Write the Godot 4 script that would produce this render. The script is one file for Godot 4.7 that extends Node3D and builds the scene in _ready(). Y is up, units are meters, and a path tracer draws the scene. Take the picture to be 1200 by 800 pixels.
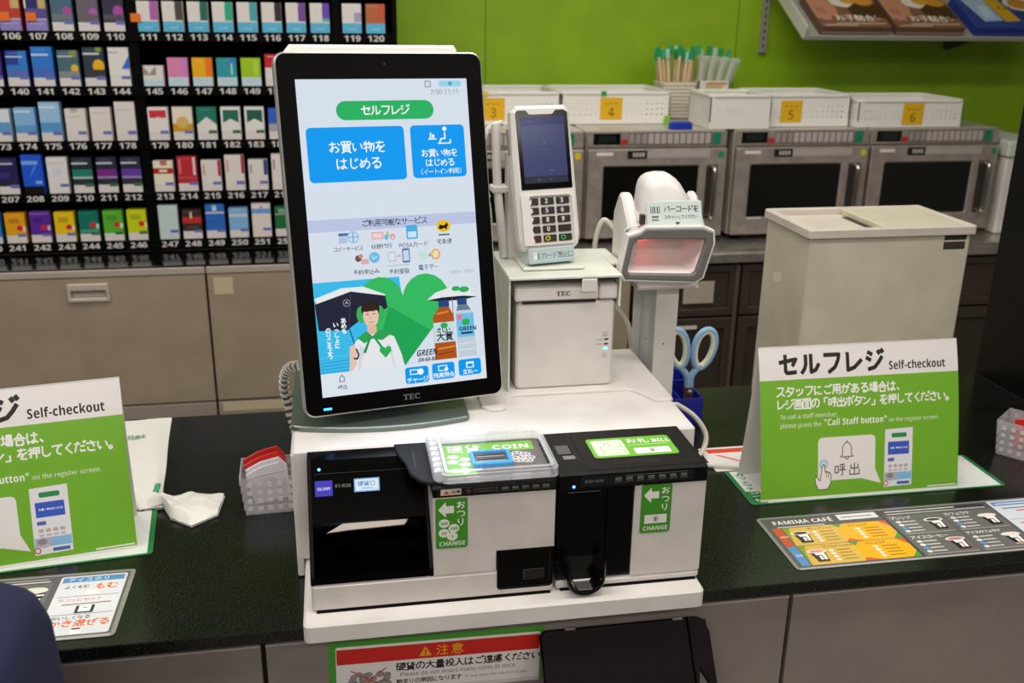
extends Node3D
# Self-checkout counter in a convenience store. Metres, y up; the camera stands at x = 0, z = 0 and looks towards -z.

const CY := 0.95        # counter top
const TOP := 1.132      # top of the register stand
const EXPOSURE := 0.80
const LIGHT := 1.75
const SCREEN := 1.12
const FSTOP := 6.8

# ---------------------------------------------------------------- mesh builder
class MB:
	var v := PackedVector3Array()
	var n := PackedVector3Array()
	var uv := PackedVector2Array()
	var t := Transform3D()
	func tri(a: Vector3, b: Vector3, c: Vector3, ua := Vector2.ZERO, ub := Vector2.ZERO, uc := Vector2.ZERO) -> void:
		a = t * a; b = t * b; c = t * c
		var k := (b - a).cross(c - a)
		if k.length() < 1e-14:
			return
		k = k.normalized()
		v.append_array([a, c, b]); n.append_array([k, k, k]); uv.append_array([ua, uc, ub])
	func quad(a: Vector3, b: Vector3, c: Vector3, d: Vector3) -> void:
		tri(a, b, c, Vector2(0, 1), Vector2(1, 1), Vector2(1, 0)); tri(a, c, d, Vector2(0, 1), Vector2(1, 0), Vector2(0, 0))
	func qs(p: Array, q: Array) -> void:   # quad with given points and normals
		var k := [0, 2, 1, 0, 3, 2]
		for i in k:
			v.append(t * (p[i] as Vector3)); n.append((t.basis * (q[i] as Vector3)).normalized()); uv.append(Vector2.ZERO)
	func box(a: Vector3, b: Vector3) -> void:
		var x0 := a.x; var y0 := a.y; var z0 := a.z; var x1 := b.x; var y1 := b.y; var z1 := b.z
		quad(Vector3(x0, y0, z1), Vector3(x1, y0, z1), Vector3(x1, y1, z1), Vector3(x0, y1, z1))
		quad(Vector3(x1, y0, z0), Vector3(x0, y0, z0), Vector3(x0, y1, z0), Vector3(x1, y1, z0))
		quad(Vector3(x0, y0, z0), Vector3(x0, y0, z1), Vector3(x0, y1, z1), Vector3(x0, y1, z0))
		quad(Vector3(x1, y0, z1), Vector3(x1, y0, z0), Vector3(x1, y1, z0), Vector3(x1, y1, z1))
		quad(Vector3(x0, y1, z1), Vector3(x1, y1, z1), Vector3(x1, y1, z0), Vector3(x0, y1, z0))
		quad(Vector3(x0, y0, z0), Vector3(x1, y0, z0), Vector3(x1, y0, z1), Vector3(x0, y0, z1))
	static func inset(p: PackedVector2Array, d: float) -> PackedVector2Array:
		var out := PackedVector2Array()
		for i in p.size():
			var a := p[(i + p.size() - 1) % p.size()]; var b := p[i]; var c := p[(i + 1) % p.size()]
			var e1 := (b - a).normalized(); var e2 := (c - b).normalized()
			var n1 := Vector2(-e1.y, e1.x); var n2 := Vector2(-e2.y, e2.x)
			var m := n1 + n2
			m = m / maxf(0.3, m.dot(n1)) if m.length() > 1e-6 else n1
			out.append(b + m * d)
		return out
	# polygon in x, y (counter-clockwise), extruded along z from z0 to z1 with chamfers at the front (bf) and back (bb)
	func prism(p: PackedVector2Array, z0: float, z1: float, bf := 0.0, bb := 0.0) -> void:
		var rings := []
		if bb > 0.0: rings.append([inset(p, bb), z0])
		rings.append([p, z0 + bb]); rings.append([p, z1 - bf])
		if bf > 0.0: rings.append([inset(p, bf), z1])
		for k in rings.size() - 1:
			var A: PackedVector2Array = rings[k][0]; var B: PackedVector2Array = rings[k + 1][0]
			for i in p.size():
				var j := (i + 1) % p.size()
				quad(Vector3(A[i].x, A[i].y, rings[k][1]), Vector3(A[j].x, A[j].y, rings[k][1]), Vector3(B[j].x, B[j].y, rings[k + 1][1]), Vector3(B[i].x, B[i].y, rings[k + 1][1]))
		cap(rings[0][0], rings[0][1], true); cap(rings[-1][0], rings[-1][1], false)
	func cap(p: PackedVector2Array, z: float, back: bool) -> void:
		var k := Geometry2D.triangulate_polygon(p)
		for i in range(0, k.size(), 3):
			var a := p[k[i]]; var b := p[k[i + 1]]; var c := p[k[i + 2]]
			if ((b - a).cross(c - a) < 0.0) != back:
				var s := b; b = c; c = s
			tri(Vector3(a.x, a.y, z), Vector3(b.x, b.y, z), Vector3(c.x, c.y, z))
	# frame between two outlines of the same number of points
	func ring(p: PackedVector2Array, q: PackedVector2Array, z0: float, z1: float, b := 0.0) -> void:
		var po := inset(p, b); var qo := inset(q, -b)
		for i in p.size():
			var j := (i + 1) % p.size()
			quad(V(p[i], z0), V(p[j], z0), V(p[j], z1 - b), V(p[i], z1 - b))
			quad(V(q[j], z0), V(q[i], z0), V(q[i], z1 - b), V(q[j], z1 - b))
			if b > 0.0:
				quad(V(p[i], z1 - b), V(p[j], z1 - b), V(po[j], z1), V(po[i], z1))
				quad(V(q[j], z1 - b), V(q[i], z1 - b), V(qo[i], z1), V(qo[j], z1))
			quad(V(po[i], z1), V(po[j], z1), V(qo[j], z1), V(qo[i], z1))
			quad(V(p[j], z0), V(p[i], z0), V(q[i], z0), V(q[j], z0))
	static func V(p: Vector2, z: float) -> Vector3:
		return Vector3(p.x, p.y, z)
	# box with all edges chamfered
	func rbox(a: Vector3, b: Vector3, r: float) -> void:
		var keep := t
		var c := (a + b) / 2; var s := (b - a) / 2
		t = t * Transform3D(Basis(), c)
		var h := [s.x, s.y, s.z]
		for ax in 3:
			var u := (ax + 1) % 3; var w := (ax + 2) % 3
			for sg in [-1.0, 1.0]:
				var q := []
				for k in [[-1, -1], [1, -1], [1, 1], [-1, 1]]:
					var p := [0.0, 0.0, 0.0]
					p[ax] = sg * h[ax]; p[u] = k[0] * (h[u] - r); p[w] = k[1] * (h[w] - r)
					q.append(Vector3(p[0], p[1], p[2]))
				if sg < 0: q.reverse()
				quad(q[0], q[1], q[2], q[3])
			for sv in [-1.0, 1.0]:
				for sw in [-1.0, 1.0]:
					var q := []
					for k in [[-1, 0], [1, 0], [1, 1], [-1, 1]]:
						var p := [0.0, 0.0, 0.0]
						p[ax] = k[0] * (h[ax] - r)
						p[u] = sv * (h[u] if k[1] == 0 else h[u] - r); p[w] = sw * (h[w] - r if k[1] == 0 else h[w])
						q.append(Vector3(p[0], p[1], p[2]))
					if sv * sw < 0: q.reverse()
					quad(q[0], q[1], q[2], q[3])
		for sx in [-1.0, 1.0]:
			for sy in [-1.0, 1.0]:
				for sz in [-1.0, 1.0]:
					var p1 := Vector3(sx * h[0], sy * (h[1] - r), sz * (h[2] - r)); var p2 := Vector3(sx * (h[0] - r), sy * h[1], sz * (h[2] - r)); var p3 := Vector3(sx * (h[0] - r), sy * (h[1] - r), sz * h[2])
					if sx * sy * sz > 0: tri(p1, p2, p3)
					else: tri(p1, p3, p2)
		t = keep
	# smooth surface through rows of points
	func grid(rows: Array, close_u := false, close_v := false) -> void:
		var R := rows.size(); var C: int = rows[0].size()
		var nn := []
		for i in R:
			var l := []
			for j in C:
				var jp: int = (j + 1) % C if close_u else mini(j + 1, C - 1)
				var jm: int = (j + C - 1) % C if close_u else maxi(j - 1, 0)
				var ip: int = (i + 1) % R if close_v else mini(i + 1, R - 1)
				var im: int = (i + R - 1) % R if close_v else maxi(i - 1, 0)
				var k: Vector3 = (rows[i][jp] - rows[i][jm]).cross(rows[ip][j] - rows[im][j])
				l.append(k.normalized() if k.length() > 1e-14 else Vector3.UP)
			nn.append(l)
		for i in (R if close_v else R - 1):
			for j in (C if close_u else C - 1):
				var a := (i + 1) % R; var b := (j + 1) % C
				qs([rows[i][j], rows[i][b], rows[a][b], rows[a][j]], [nn[i][j], nn[i][b], nn[a][b], nn[a][j]])
	func tube(path: Array, r, seg := 8, caps := true) -> void:
		var rows := []
		var side := Vector3.ZERO
		for i in path.size():
			var d: Vector3 = (path[mini(i + 1, path.size() - 1)] - path[maxi(i - 1, 0)]).normalized()
			if side == Vector3.ZERO:
				side = d.cross(Vector3.UP if absf(d.y) < 0.9 else Vector3.RIGHT).normalized()
			side = (side - d * side.dot(d)).normalized()
			var up := side.cross(d)
			var rr: float = r[i] if r is Array else r
			var l := []
			for k in seg:
				var a := TAU * k / seg
				l.append(path[i] + side * cos(a) * rr + up * sin(a) * rr)
			rows.append(l)
		grid(rows, true)
		if caps:
			for k in seg:
				tri(path[0], rows[0][(k + 1) % seg], rows[0][k]); tri(path[-1], rows[-1][k], rows[-1][(k + 1) % seg])
	# profile of (radius, y) turned about y
	func lathe(pr: Array, seg := 16) -> void:
		var rows := []
		for p in pr:
			var l := []
			for k in seg:
				var a := -TAU * k / seg
				l.append(Vector3(cos(a) * p.x, p.y, sin(a) * p.x))
			rows.append(l)
		grid(rows, true)
	func mesh() -> ArrayMesh:
		var m := ArrayMesh.new()
		var a := []
		a.resize(Mesh.ARRAY_MAX)
		a[Mesh.ARRAY_VERTEX] = v; a[Mesh.ARRAY_NORMAL] = n; a[Mesh.ARRAY_TEX_UV] = uv
		m.add_surface_from_arrays(Mesh.PRIMITIVE_TRIANGLES, a)
		return m

func rrect(x0: float, y0: float, x1: float, y1: float, r: float, s := 4) -> PackedVector2Array:
	var p := PackedVector2Array()
	for c in [[x1 - r, y0 + r, -90], [x1 - r, y1 - r, 0], [x0 + r, y1 - r, 90], [x0 + r, y0 + r, 180]]:
		for k in s + 1:
			var a := deg_to_rad(c[2] + 90.0 * k / s)
			p.append(Vector2(c[0] + cos(a) * r, c[1] + sin(a) * r))
	return p

func pv(a: Array) -> PackedVector2Array:
	var p := PackedVector2Array()
	for i in range(0, a.size(), 2):
		p.append(Vector2(a[i], a[i + 1]))
	return p

func curve(pts: Array, n := 8) -> Array:      # Catmull-Rom through points
	var out := []
	for i in pts.size() - 1:
		var a: Vector3 = pts[maxi(i - 1, 0)]; var d: Vector3 = pts[mini(i + 2, pts.size() - 1)]
		for k in n:
			out.append((pts[i] as Vector3).cubic_interpolate(pts[i + 1], a, d, float(k) / n))
	out.append(pts[-1])
	return out

# side profile given as (z, y), extruded along x from x0 to x1
const SIDE := Basis(Vector3(0, 0, -1), Vector3(0, 1, 0), Vector3(1, 0, 0))
func side_prism(b: MB, zy: Array, x0: float, x1: float, bev := 0.0) -> void:
	var keep := b.t
	b.t = b.t * Transform3D(SIDE, Vector3.ZERO)
	var p := PackedVector2Array()
	for i in range(0, zy.size(), 2):
		p.append(Vector2(-zy[i], zy[i + 1]))
	if Geometry2D.is_polygon_clockwise(p): p.reverse()
	b.prism(p, x0, x1, bev, bev)
	b.t = keep

# plan outline given as (x, z), extruded along y from y0 to y1
func flat_prism(b: MB, xz: Array, y0: float, y1: float, bev := 0.0) -> void:
	var keep := b.t
	b.t = b.t * Transform3D(Basis(Vector3(1, 0, 0), Vector3(0, 0, -1), Vector3(0, 1, 0)), Vector3.ZERO)
	var p := PackedVector2Array()
	for i in range(0, xz.size(), 2):
		p.append(Vector2(xz[i], -xz[i + 1]))
	if Geometry2D.is_polygon_clockwise(p): p.reverse()
	b.prism(p, y0, y1, bev, 0.0)
	b.t = keep

# ---------------------------------------------------------------- nodes
var used := {}
func numbered(called: String) -> String:
	used[called] = used.get(called, -1) + 1
	return called if used[called] == 0 else "%s_%03d" % [called, used[called]]

func put(parent: Node3D, called: String, m: Mesh, mat: Material, at := Transform3D()) -> MeshInstance3D:
	var o := MeshInstance3D.new()
	o.name = called; o.mesh = m; o.material_override = mat; o.transform = at
	parent.add_child(o, true)
	return o

func thing(called: String, label: String, category: String, group := "", at := Transform3D()) -> Node3D:
	var o := Node3D.new()
	o.name = numbered(called); o.transform = at
	add_child(o)
	tag(o, label, category, group)
	return o

func single(called: String, label: String, category: String, m: Mesh, mat: Material, group := "", at := Transform3D()) -> MeshInstance3D:
	var o := MeshInstance3D.new()
	o.name = numbered(called); o.mesh = m; o.material_override = mat; o.transform = at
	add_child(o)
	tag(o, label, category, group)
	return o

func tag(o: Node3D, label: String, category: String, group := "") -> void:
	o.set_meta("label", label); o.set_meta("category", category)
	if group: o.set_meta("group", group)

func struct(called: String, m: Mesh, mat: Material, label: String) -> MeshInstance3D:
	var o := put(self, called, m, mat)
	o.set_meta("kind", "structure"); o.set_meta("label", label)
	return o

func at(x: float, y: float, z: float, yaw := 0.0, pitch := 0.0, roll := 0.0) -> Transform3D:
	return Transform3D(Basis.from_euler(Vector3(deg_to_rad(pitch), deg_to_rad(yaw), deg_to_rad(roll))), Vector3(x, y, z))

func boxm(a: Vector3, b: Vector3, r := 0.0) -> ArrayMesh:
	var m := MB.new()
	if r > 0.0: m.rbox(a, b, r)
	else: m.box(a, b)
	return m.mesh()

# a printed sheet: front face carries the picture, 0.4 mm thick, lying in x, y about its centre
func sheet(w: float, h: float, th := 0.0004) -> ArrayMesh:
	var m := MB.new()
	m.box(Vector3(-w / 2, -h / 2, 0), Vector3(w / 2, h / 2, th))
	for i in range(6, m.uv.size()):
		m.uv[i] = Vector2(0.004, 0.004)
	return m.mesh()

# ---------------------------------------------------------------- materials
var mats := {}
func mat(hex: String, rough := 0.6, metal := 0.0, spec := 0.5) -> StandardMaterial3D:
	var key := "%s_%.2f_%.2f_%.2f" % [hex, rough, metal, spec]
	if not mats.has(key):
		var m := StandardMaterial3D.new()
		m.albedo_color = Color.html(hex); m.roughness = rough; m.metallic = metal; m.metallic_specular = spec
		mats[key] = m
	return mats[key]

func tex(img: Image, rough := 0.6, spec := 0.5) -> StandardMaterial3D:
	var m := StandardMaterial3D.new()
	m.albedo_texture = ImageTexture.create_from_image(img); m.roughness = rough; m.texture_repeat = false; m.metallic_specular = spec
	return m

func lamp_mat(hex: String, energy: float) -> StandardMaterial3D:
	var m := StandardMaterial3D.new()
	m.albedo_color = Color.html(hex); m.emission_enabled = true; m.emission = Color.html(hex); m.emission_energy_multiplier = energy
	return m

func pane(hex: String, alpha: float, rough := 0.05) -> StandardMaterial3D:
	var m := StandardMaterial3D.new()
	m.albedo_color = Color(Color.html(hex), alpha); m.transparency = BaseMaterial3D.TRANSPARENCY_ALPHA; m.roughness = rough
	return m

func noise_tex(seed_: int, freq: float, a: String, b: String, size := 512, lo := 0.3, hi := 0.7, oct := 4) -> NoiseTexture2D:
	var f := FastNoiseLite.new()
	f.seed = seed_; f.frequency = freq; f.fractal_octaves = oct
	var g := Gradient.new()
	g.offsets = PackedFloat32Array([lo, hi]); g.colors = PackedColorArray([Color.html(a), Color.html(b)])
	var t := NoiseTexture2D.new()
	t.width = size; t.height = size; t.noise = f; t.color_ramp = g; t.seamless = true
	return t

# slightly uneven painted or moulded surface: two close tones in patches
func worn(hex_a: String, hex_b: String, rough: float, scale := 2.0, seed_ := 3, metal := 0.0) -> StandardMaterial3D:
	var m := StandardMaterial3D.new()
	m.albedo_texture = noise_tex(seed_, 0.012, hex_a, hex_b, 512, 0.25, 0.75, 5)
	m.uv1_triplanar = true; m.uv1_world_triplanar = true; m.uv1_scale = Vector3.ONE * scale
	m.roughness = rough; m.metallic = metal
	return m

# ---------------------------------------------------------------- drawing print into images
class Ink:
	var img: Image
	var w: int
	var h: int
	static var font_cache := {}
	func _init(w_: int, h_: int, hex: String) -> void:
		w = w_; h = h_
		img = Image.create(w, h, false, Image.FORMAT_RGB8)
		img.fill(Color.html(hex))
	func rect(x0: float, y0: float, x1: float, y1: float, hex: String) -> void:
		img.fill_rect(Rect2i(roundi(x0), roundi(y0), maxi(1, roundi(x1) - roundi(x0)), maxi(1, roundi(y1) - roundi(y0))), Color.html(hex))
	func convex(p: PackedVector2Array, c: Color) -> void:
		var lo := INF; var hi := -INF
		for q in p:
			lo = minf(lo, q.y); hi = maxf(hi, q.y)
		for y in range(maxi(0, ceili(lo - 0.5)), mini(h - 1, floori(hi - 0.5)) + 1):
			var yc := y + 0.5
			var x0 := INF; var x1 := -INF
			for i in p.size():
				var a := p[i]; var b := p[(i + 1) % p.size()]
				if (a.y <= yc) != (b.y <= yc):
					var x := a.x + (b.x - a.x) * (yc - a.y) / (b.y - a.y)
					x0 = minf(x0, x); x1 = maxf(x1, x)
			if x1 > x0:
				var i0 := maxi(0, ceili(x0 - 0.5)); var i1 := mini(w - 1, floori(x1 - 0.5))
				if i1 >= i0: img.fill_rect(Rect2i(i0, y, i1 - i0 + 1, 1), c)
	func poly(p: PackedVector2Array, hex: String) -> void:
		var c := Color.html(hex)
		var k := Geometry2D.triangulate_polygon(p)
		for i in range(0, k.size(), 3):
			convex(PackedVector2Array([p[k[i]], p[k[i + 1]], p[k[i + 2]]]), c)
	func pts(a: Array, hex: String) -> void:
		var p := PackedVector2Array()
		for i in range(0, a.size(), 2): p.append(Vector2(a[i], a[i + 1]))
		poly(p, hex)
	func oval(cx: float, cy: float, rx: float, ry: float, hex: String) -> void:
		var p := PackedVector2Array()
		for k in 28: p.append(Vector2(cx + cos(TAU * k / 28) * rx, cy + sin(TAU * k / 28) * ry))
		convex(p, Color.html(hex))
	func rr(x0: float, y0: float, x1: float, y1: float, r: float, hex: String) -> void:
		var p := PackedVector2Array()
		for c in [[x1 - r, y0 + r, -90], [x1 - r, y1 - r, 0], [x0 + r, y1 - r, 90], [x0 + r, y0 + r, 180]]:
			for k in 7:
				var a := deg_to_rad(c[2] + 15.0 * k)
				p.append(Vector2(c[0] + cos(a) * r, c[1] + sin(a) * r))
		convex(p, Color.html(hex))
	func line(p: PackedVector2Array, wd: float, hex: String, round_ends := true) -> void:
		var c := Color.html(hex)
		for i in p.size() - 1:
			var d := (p[i + 1] - p[i]).normalized() * wd / 2
			var s := Vector2(-d.y, d.x)
			var e := d * 0.25 if not round_ends else Vector2.ZERO
			var a := p[i] - (e if i == 0 else Vector2.ZERO); var b := p[i + 1] + (e if i == p.size() - 2 else Vector2.ZERO)
			convex(PackedVector2Array([a + s, b + s, b - s, a - s]), c)
			if wd > 2.2 and (round_ends or i > 0): _dot(p[i], wd / 2, c)
		if wd > 2.2 and round_ends: _dot(p[-1], wd / 2, c)
	func _dot(q: Vector2, r: float, c: Color) -> void:
		var p := PackedVector2Array()
		for k in 10: p.append(q + Vector2(cos(TAU * k / 10), sin(TAU * k / 10)) * r)
		convex(p, c)
	func ln(a: Array, wd: float, hex: String) -> void:
		var p := PackedVector2Array()
		for i in range(0, a.size(), 2): p.append(Vector2(a[i], a[i + 1]))
		line(p, wd, hex)
	# Latin text; x, y is the left end of the base line, size the font size
	func en(text: String, x: float, y: float, size: float, hex: String, bold := false, family := "Droid Sans", squeeze := 1.0, slope := 0.0) -> float:
		var f: Font
		var key := family + str(bold)
		if not font_cache.has(key):
			var sf := SystemFont.new()
			sf.font_names = PackedStringArray([family]); sf.font_weight = 700 if bold else 400
			font_cache[key] = sf
		f = font_cache[key]
		var tm := TextMesh.new()
		tm.text = text; tm.font = f; tm.font_size = 64; tm.depth = 0.0; tm.pixel_size = 1.0 / 64.0; tm.curve_step = 2.0
		tm.horizontal_alignment = HORIZONTAL_ALIGNMENT_LEFT; tm.vertical_alignment = VERTICAL_ALIGNMENT_TOP
		var a := tm.get_mesh_arrays()
		var vs: PackedVector3Array = a[Mesh.ARRAY_VERTEX]
		var ix: PackedInt32Array = a[Mesh.ARRAY_INDEX] if a[Mesh.ARRAY_INDEX] != null else PackedInt32Array(range(vs.size()))
		var asc := f.get_ascent(64) / 64.0
		var c := Color.html(hex)
		var wide := 0.0
		var P := PackedVector2Array()
		for q in vs:
			var yy := (q.y + asc) * size      # above the base line
			P.append(Vector2(x + q.x * size * squeeze + yy * slope, y - yy))
			wide = maxf(wide, q.x * size * squeeze)
		for i in range(0, ix.size() - 2, 3):
			convex(PackedVector2Array([P[ix[i]], P[ix[i + 1]], P[ix[i + 2]]]), c)
		return wide
	# Japanese text from strokes; x, y is the top left corner of the first character
	func jp(text: String, x: float, y: float, size: float, wd: float, hex: String, step := 1.0, down := false, slope := 0.0, tall := 1.0) -> void:
		for ch in text:
			if KANA.has(ch):
				for st in (KANA[ch] as String).split("|"):
					var p := PackedVector2Array()
					for q in st.split(" "):
						var v := q.to_int()
						var gx := floorf(v / 100.0) / 100.0; var gy := (v % 100) / 100.0
						p.append(Vector2(x + (gx + (0.5 - gy) * slope) * size, y + gy * size * tall))
					line(p, wd, hex, wd < 5.0)
			elif ch != " ":
				en(ch, x, y + size * 0.86, size * 1.05, hex, true)
			if down: y += size * step * tall
			else: x += size * step
	const KANA := {
"セ": "0640 9028 7256|3608 3678 4486 9084", "ル": "2812 2850 2270 0690|5510 5586 7878 9552", "フ": "1016 8816 8240 6670 3292", "レ": "2010 2086 5476 9244",
"ジ": "1412 3624|0636 2848|1488 4880 7058 8834|6608 7622|8402 9416", "ス": "1414 8014 6648 3678 0892|5258 9292", "タ": "3606 2636 0860|3422 8822 7660 5480 2294|3044 7066",
"ッ": "1836 2656|4230 5050|8432 7866 5280 3092", "に": "1610 1440 1466 1892 2870|4224 8022|4266 4882 6488 8884", "ご": "2222 7022 6030|2060 2676 4086 8482|7806 8620|9002 9814",
"用": "1810 1855 0894|1810 8610 8694 7494|1836 8636|1860 8660|5010 5092", "が": "0632 5830 6240 5876 4490 3484|3206 2450 0692|6822 8250|7806 8620|9000 9814",
"あ": "1022 8420|4206 3850 4690|7036 5066 3284 1484 1068 2850 5440 7846 9064 8082 6092", "る": "1812 7612 2056 5040 8044 9064 8082 6092 4090 3878 4870 6284",
"場": "0630 3630|2208 2274|0480 4064|5008 8608 8640 5040 5008|5024 8624|4052 9652|6052 5270 3882|5264 9264 8892 7890|7066 6080 5092|8266 7282 6294",
"合": "5004 2836 0448|5004 7236 9648|3240 6840|2456 7656 7694 2494 2456", "は": "1410 1040 1066 1692 2472|3828 9226|6806 6880 5490 4082 5070 7072 9288", "、": "1266 3288",
"画": "0610 9410|3024 7024 7070 3070 3024|5010 5070|3046 7046|1228 1292 8892 8828", "面": "0608 9408|5008 4224|1024 9024 9094 1094 1024|3824 3894|6224 6294|3846 6246|3868 6268",
"の": "5218 4270 2284 1070 1240 3218 6012 8428 9054 8276 6090", "「": "9006 5406 5450", "」": "1094 4694 4650",
"呼": "0824 3424 3472 0872 0824|8808 4616|5024 5640|8622 7842|4252 9852|7014 7086 5892", "出": "5006 5090|2016 2044 8044 8016|1054 1090 9090 9054",
"ボ": "0826 8026|4406 4490 3282|2446 0680|6446 8278|7804 8616|9000 9812", "ン": "1420 3838|1486 5074 9034", "を": "1420 8018|4606 3440 1466 3850 5250 5474|8840 5460 3872 3888 5892 8492",
"押": "0628 3828|2408 2486 1282|0662 4050|4614 9214 9258 4658 4614|4636 9236|6814 6896", "し": "2808 2668 3484 5490 7484 8868", "て": "0818 9014 6028 4654 5278 8090", "く": "7206 2846 7492",
"だ": "0624 5422|3406 2040 0688|5444 8842|5068 5682 9280|7806 8620|9000 9812", "さ": "1028 8624|4606 7252 6254|2056 2278 4088 7688", "い": "1420 1460 2482 3666|7424 8650 8864",
"。": "1070 2466 3272 3484 2492 1290 0680 1070", "お": "0826 6022|3206 3272 2284 1070 3252 6246 8466 7284 5488|7618 9234",
"買": "1406 8806 8828 1428 1406|3806 3828|6406 6428|2438 7838 7880 2480 2438|2452 7852|2466 7866|3884 1296|6484 9096",
"物": "1614 0840|1028 4028|2606 2694|0664 4252|5408 4236|4826 9226 8878 7890|6426 4866|7826 5886", "じ": "3008 2868 3884 5890 8274|6418 7234|7810 8824",
"め": "2020 3478|6810 5450 3478 1882 0864 2840 5632 8240 9262 8284 6294", "イ": "8406 5440 0862|5238 5294", "ー": "0850 9250", "ト": "3806 3894|3838 8462",
"利": "4406 0818|0630 5230|2816 2894|2640 0472|3042 5060|6614 6666|8808 8890 7286", "（": "8004 6030 6068 8094", "）": "2004 4030 4068 2094", "可": "0612 9412|2032 5432 5466 2066 2032|7812 7888 6284",
"能": "2606 1230 4426|3816 4834|0840 4240 4292 3492|0840 0894|0856 4256|0872 4272|5808 5838 6644 9040|8612 6026|5852 5886 6692 9288|8658 6070",
"な": "0822 5020|2806 2640 0662|6622 8840|6040 6078 4890 3676 5068 8886", "サ": "0632 9432|2812 2860|7008 7050 5478 3892", "ビ": "1810 1878 3086 8684|7630 1850|7604 8616|8800 9612",
"カ": "0628 8628 8072 7288 6080|4406 4040 2872 0892", "ド": "3206 3294|3238 7662|6810 7826|8204 9220", "バ": "3024 2450 0682|6424 8250 9482|7010 7824|8404 9218", "コ": "1418 8418 8482|1082 9082",
"キ": "1230 8422|0660 9452|4206 5894", "ャ": "1446 8636 7058|3626 5294", "チ": "8008 5018 1824|0646 9446|5018 5060 4080 2494", "つ": "0634 4020 8028 9450 8474 4886", "り": "2408 2040 2660 3450|7006 7450 6478 4494",
"硬": "0412 4012|2212 0650|1440 3840 3884 1484 1440|4610 9810|5222 9222 9260 5260 5222|5240 9240|7210 7264 5882 4092|5466 7286 9894",
"貨": "3404 0828|2218 2242|6404 6434 9436|9012 5226|2248 7848 7884 2284 2248|2260 7860|2272 7872|3886 1298|6486 9098", "札": "0626 4626|2606 2696|2432 0466|3040 4656|5808 5884 6692 9488 9474",
"注": "1610 3222|0836 2448|0894 3058|6004 7016|3826 9426|4256 9056|3290 9890|6626 6690", "意": "5002 5012|1812 8212|3216 3826|6616 6026|0628 9428|2436 7636 7664 2464 2436|2450 7650|1672 0890|3270 3490 6694 7684|5068 5678|8270 9484",
"大": "0632 9432|5006 4650 3070 0692|5240 7072 9492", "量": "2406 7606 7630 2430 2406|2418 7618|0438 9638|2046 8046 8072 2072 2046|2060 8060|5046 5092|1282 8882|0694 9494",
"投": "0628 3828|2408 2486 1282|0662 4052|5208 5226 4240|5208 7808 7830 9434|4650 8850 7070 4092|5256 7080 9692", "入": "3210 4814 4640 3070 0692|4830 6470 9492",
"遠": "0810 2226|0440 2240 2274 0494|2282 4490 9690|6204 6224|4012 8812|3424 9624|4834 8034 8050 4850 4834|6650 4066|6252 6280 5084|6250 7866 9676|9052 7860",
"慮": "5002 5016|5008 8408|1818 8818 8428|1818 1650 0890|3028 7428|5016 5038 7838|3444 8044 8064 3464 3444|3454 8054|5644 5664|3070 2286|4268 4486 7088 7680|5866 6276|8470 9482",
"詰": "0610 3810|0422 4222|0634 3834|0646 3846|0658 3858 3888 0888 0658|4622 9822|7006 7044|5044 9244|5258 9058 9090 5290 5258", "ま": "1418 8616|1838 8236|5006 5076 3888 1878 3066 6070 8888",
"原": "1008 9408|1408 1450 0494|5412 4822|3222 8022 8056 3256 3222|3240 8040|5656 5686 4884|3664 2482|7264 8880", "因": "1008 9008 9092 1092 1008|2236 7836|5020 4650 2678|5048 7678", "す": "0622 9420|5606 5648 4660 3448 4436 5648 5272 3294",
"差": "3204 4014|6804 6014|1218 8818|2032 8032|0646 9446|5018 4450 3070 0894|4062 8462|6462 6490|3090 9290", "込": "0810 2226|0440 2240 2274 0494|2282 4490 9690|5812 6216 5846 3472|6430 7656 9270", "口": "1618 8418 8486 1686 1618",
"受": "8404 1414|2020 2834|4818 5432|7818 7034|1052 1040 9040 9052|2456 7656 5280 1096|3060 5482 9096", "取": "0610 5210|1410 1476|4210 4294|1432 4232|1454 4254|0480 5068|5620 9020 8056 5092|6038 7470 9692",
"予": "2008 7808 5228|3024 6640|0844 9244 8062|5044 5084 3890", "約": "2604 0828 2832|4020 1450|0652 4246|2450 2496|1064 0886|3862 4680|6206 5040|5624 9224 8686 7290|5846 6864", "申": "1818 8218 8268 1868 1818|1842 8242|5004 5096",
"み": "1814 5414 3060 1478 0662 2248 5460 9072|7840 7060 5890", "電": "1404 8604|0830 0818 9218 9230|5004 5036|2024 3824|6224 8024|2032 3832|6232 8032|1844 8244 8280 1880 1844|1862 8262|5044 5090 6294 9292 9480",
"子": "1610 7810 5434|5434 5486 3890|0650 9450", "マ": "0816 9016 7044 5062|3248 6082", "収": "1216 1266|3208 3294|0672 3258|4816 8816 8050 4892|5430 7062 9690",
"納": "2604 0828 2832|4020 1450|0652 4246|2450 2496|1064 0886|3862 4680|5224 5294|5224 9224 9284 8290|7206 7240 5660|7244 8660", "代": "2806 0644|2028 2096|3632 9624|6206 7060 9090 9472|7810 8820", "行": "2806 0828|3028 0456|2046 2096|4414 9014|3840 9640|7240 7288 5688",
"残": "0410 4810|2410 0454|1426 4026 3056 0892|1646 2862|5420 9016|5238 9434|5056 9650|6806 7662 9690 9674|8464 4896", "高": "5002 5012|0614 9414|3222 6822 6838 3238 3222|1494 1446 8646 8690 7692|3458 6658 6678 3478 3458",
"照": "1006 3806 3852 1052 1006|1030 3830|5008 9208 8830 7828|6808 5434|5238 8838 8858 5258 5238|1670 0690|3670 4088|6070 6686|8270 9688", "会": "5004 2834 0446|5004 7234 9646|3040 7040|1256 8856|4456 2884 8080|6466 8894",
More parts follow.
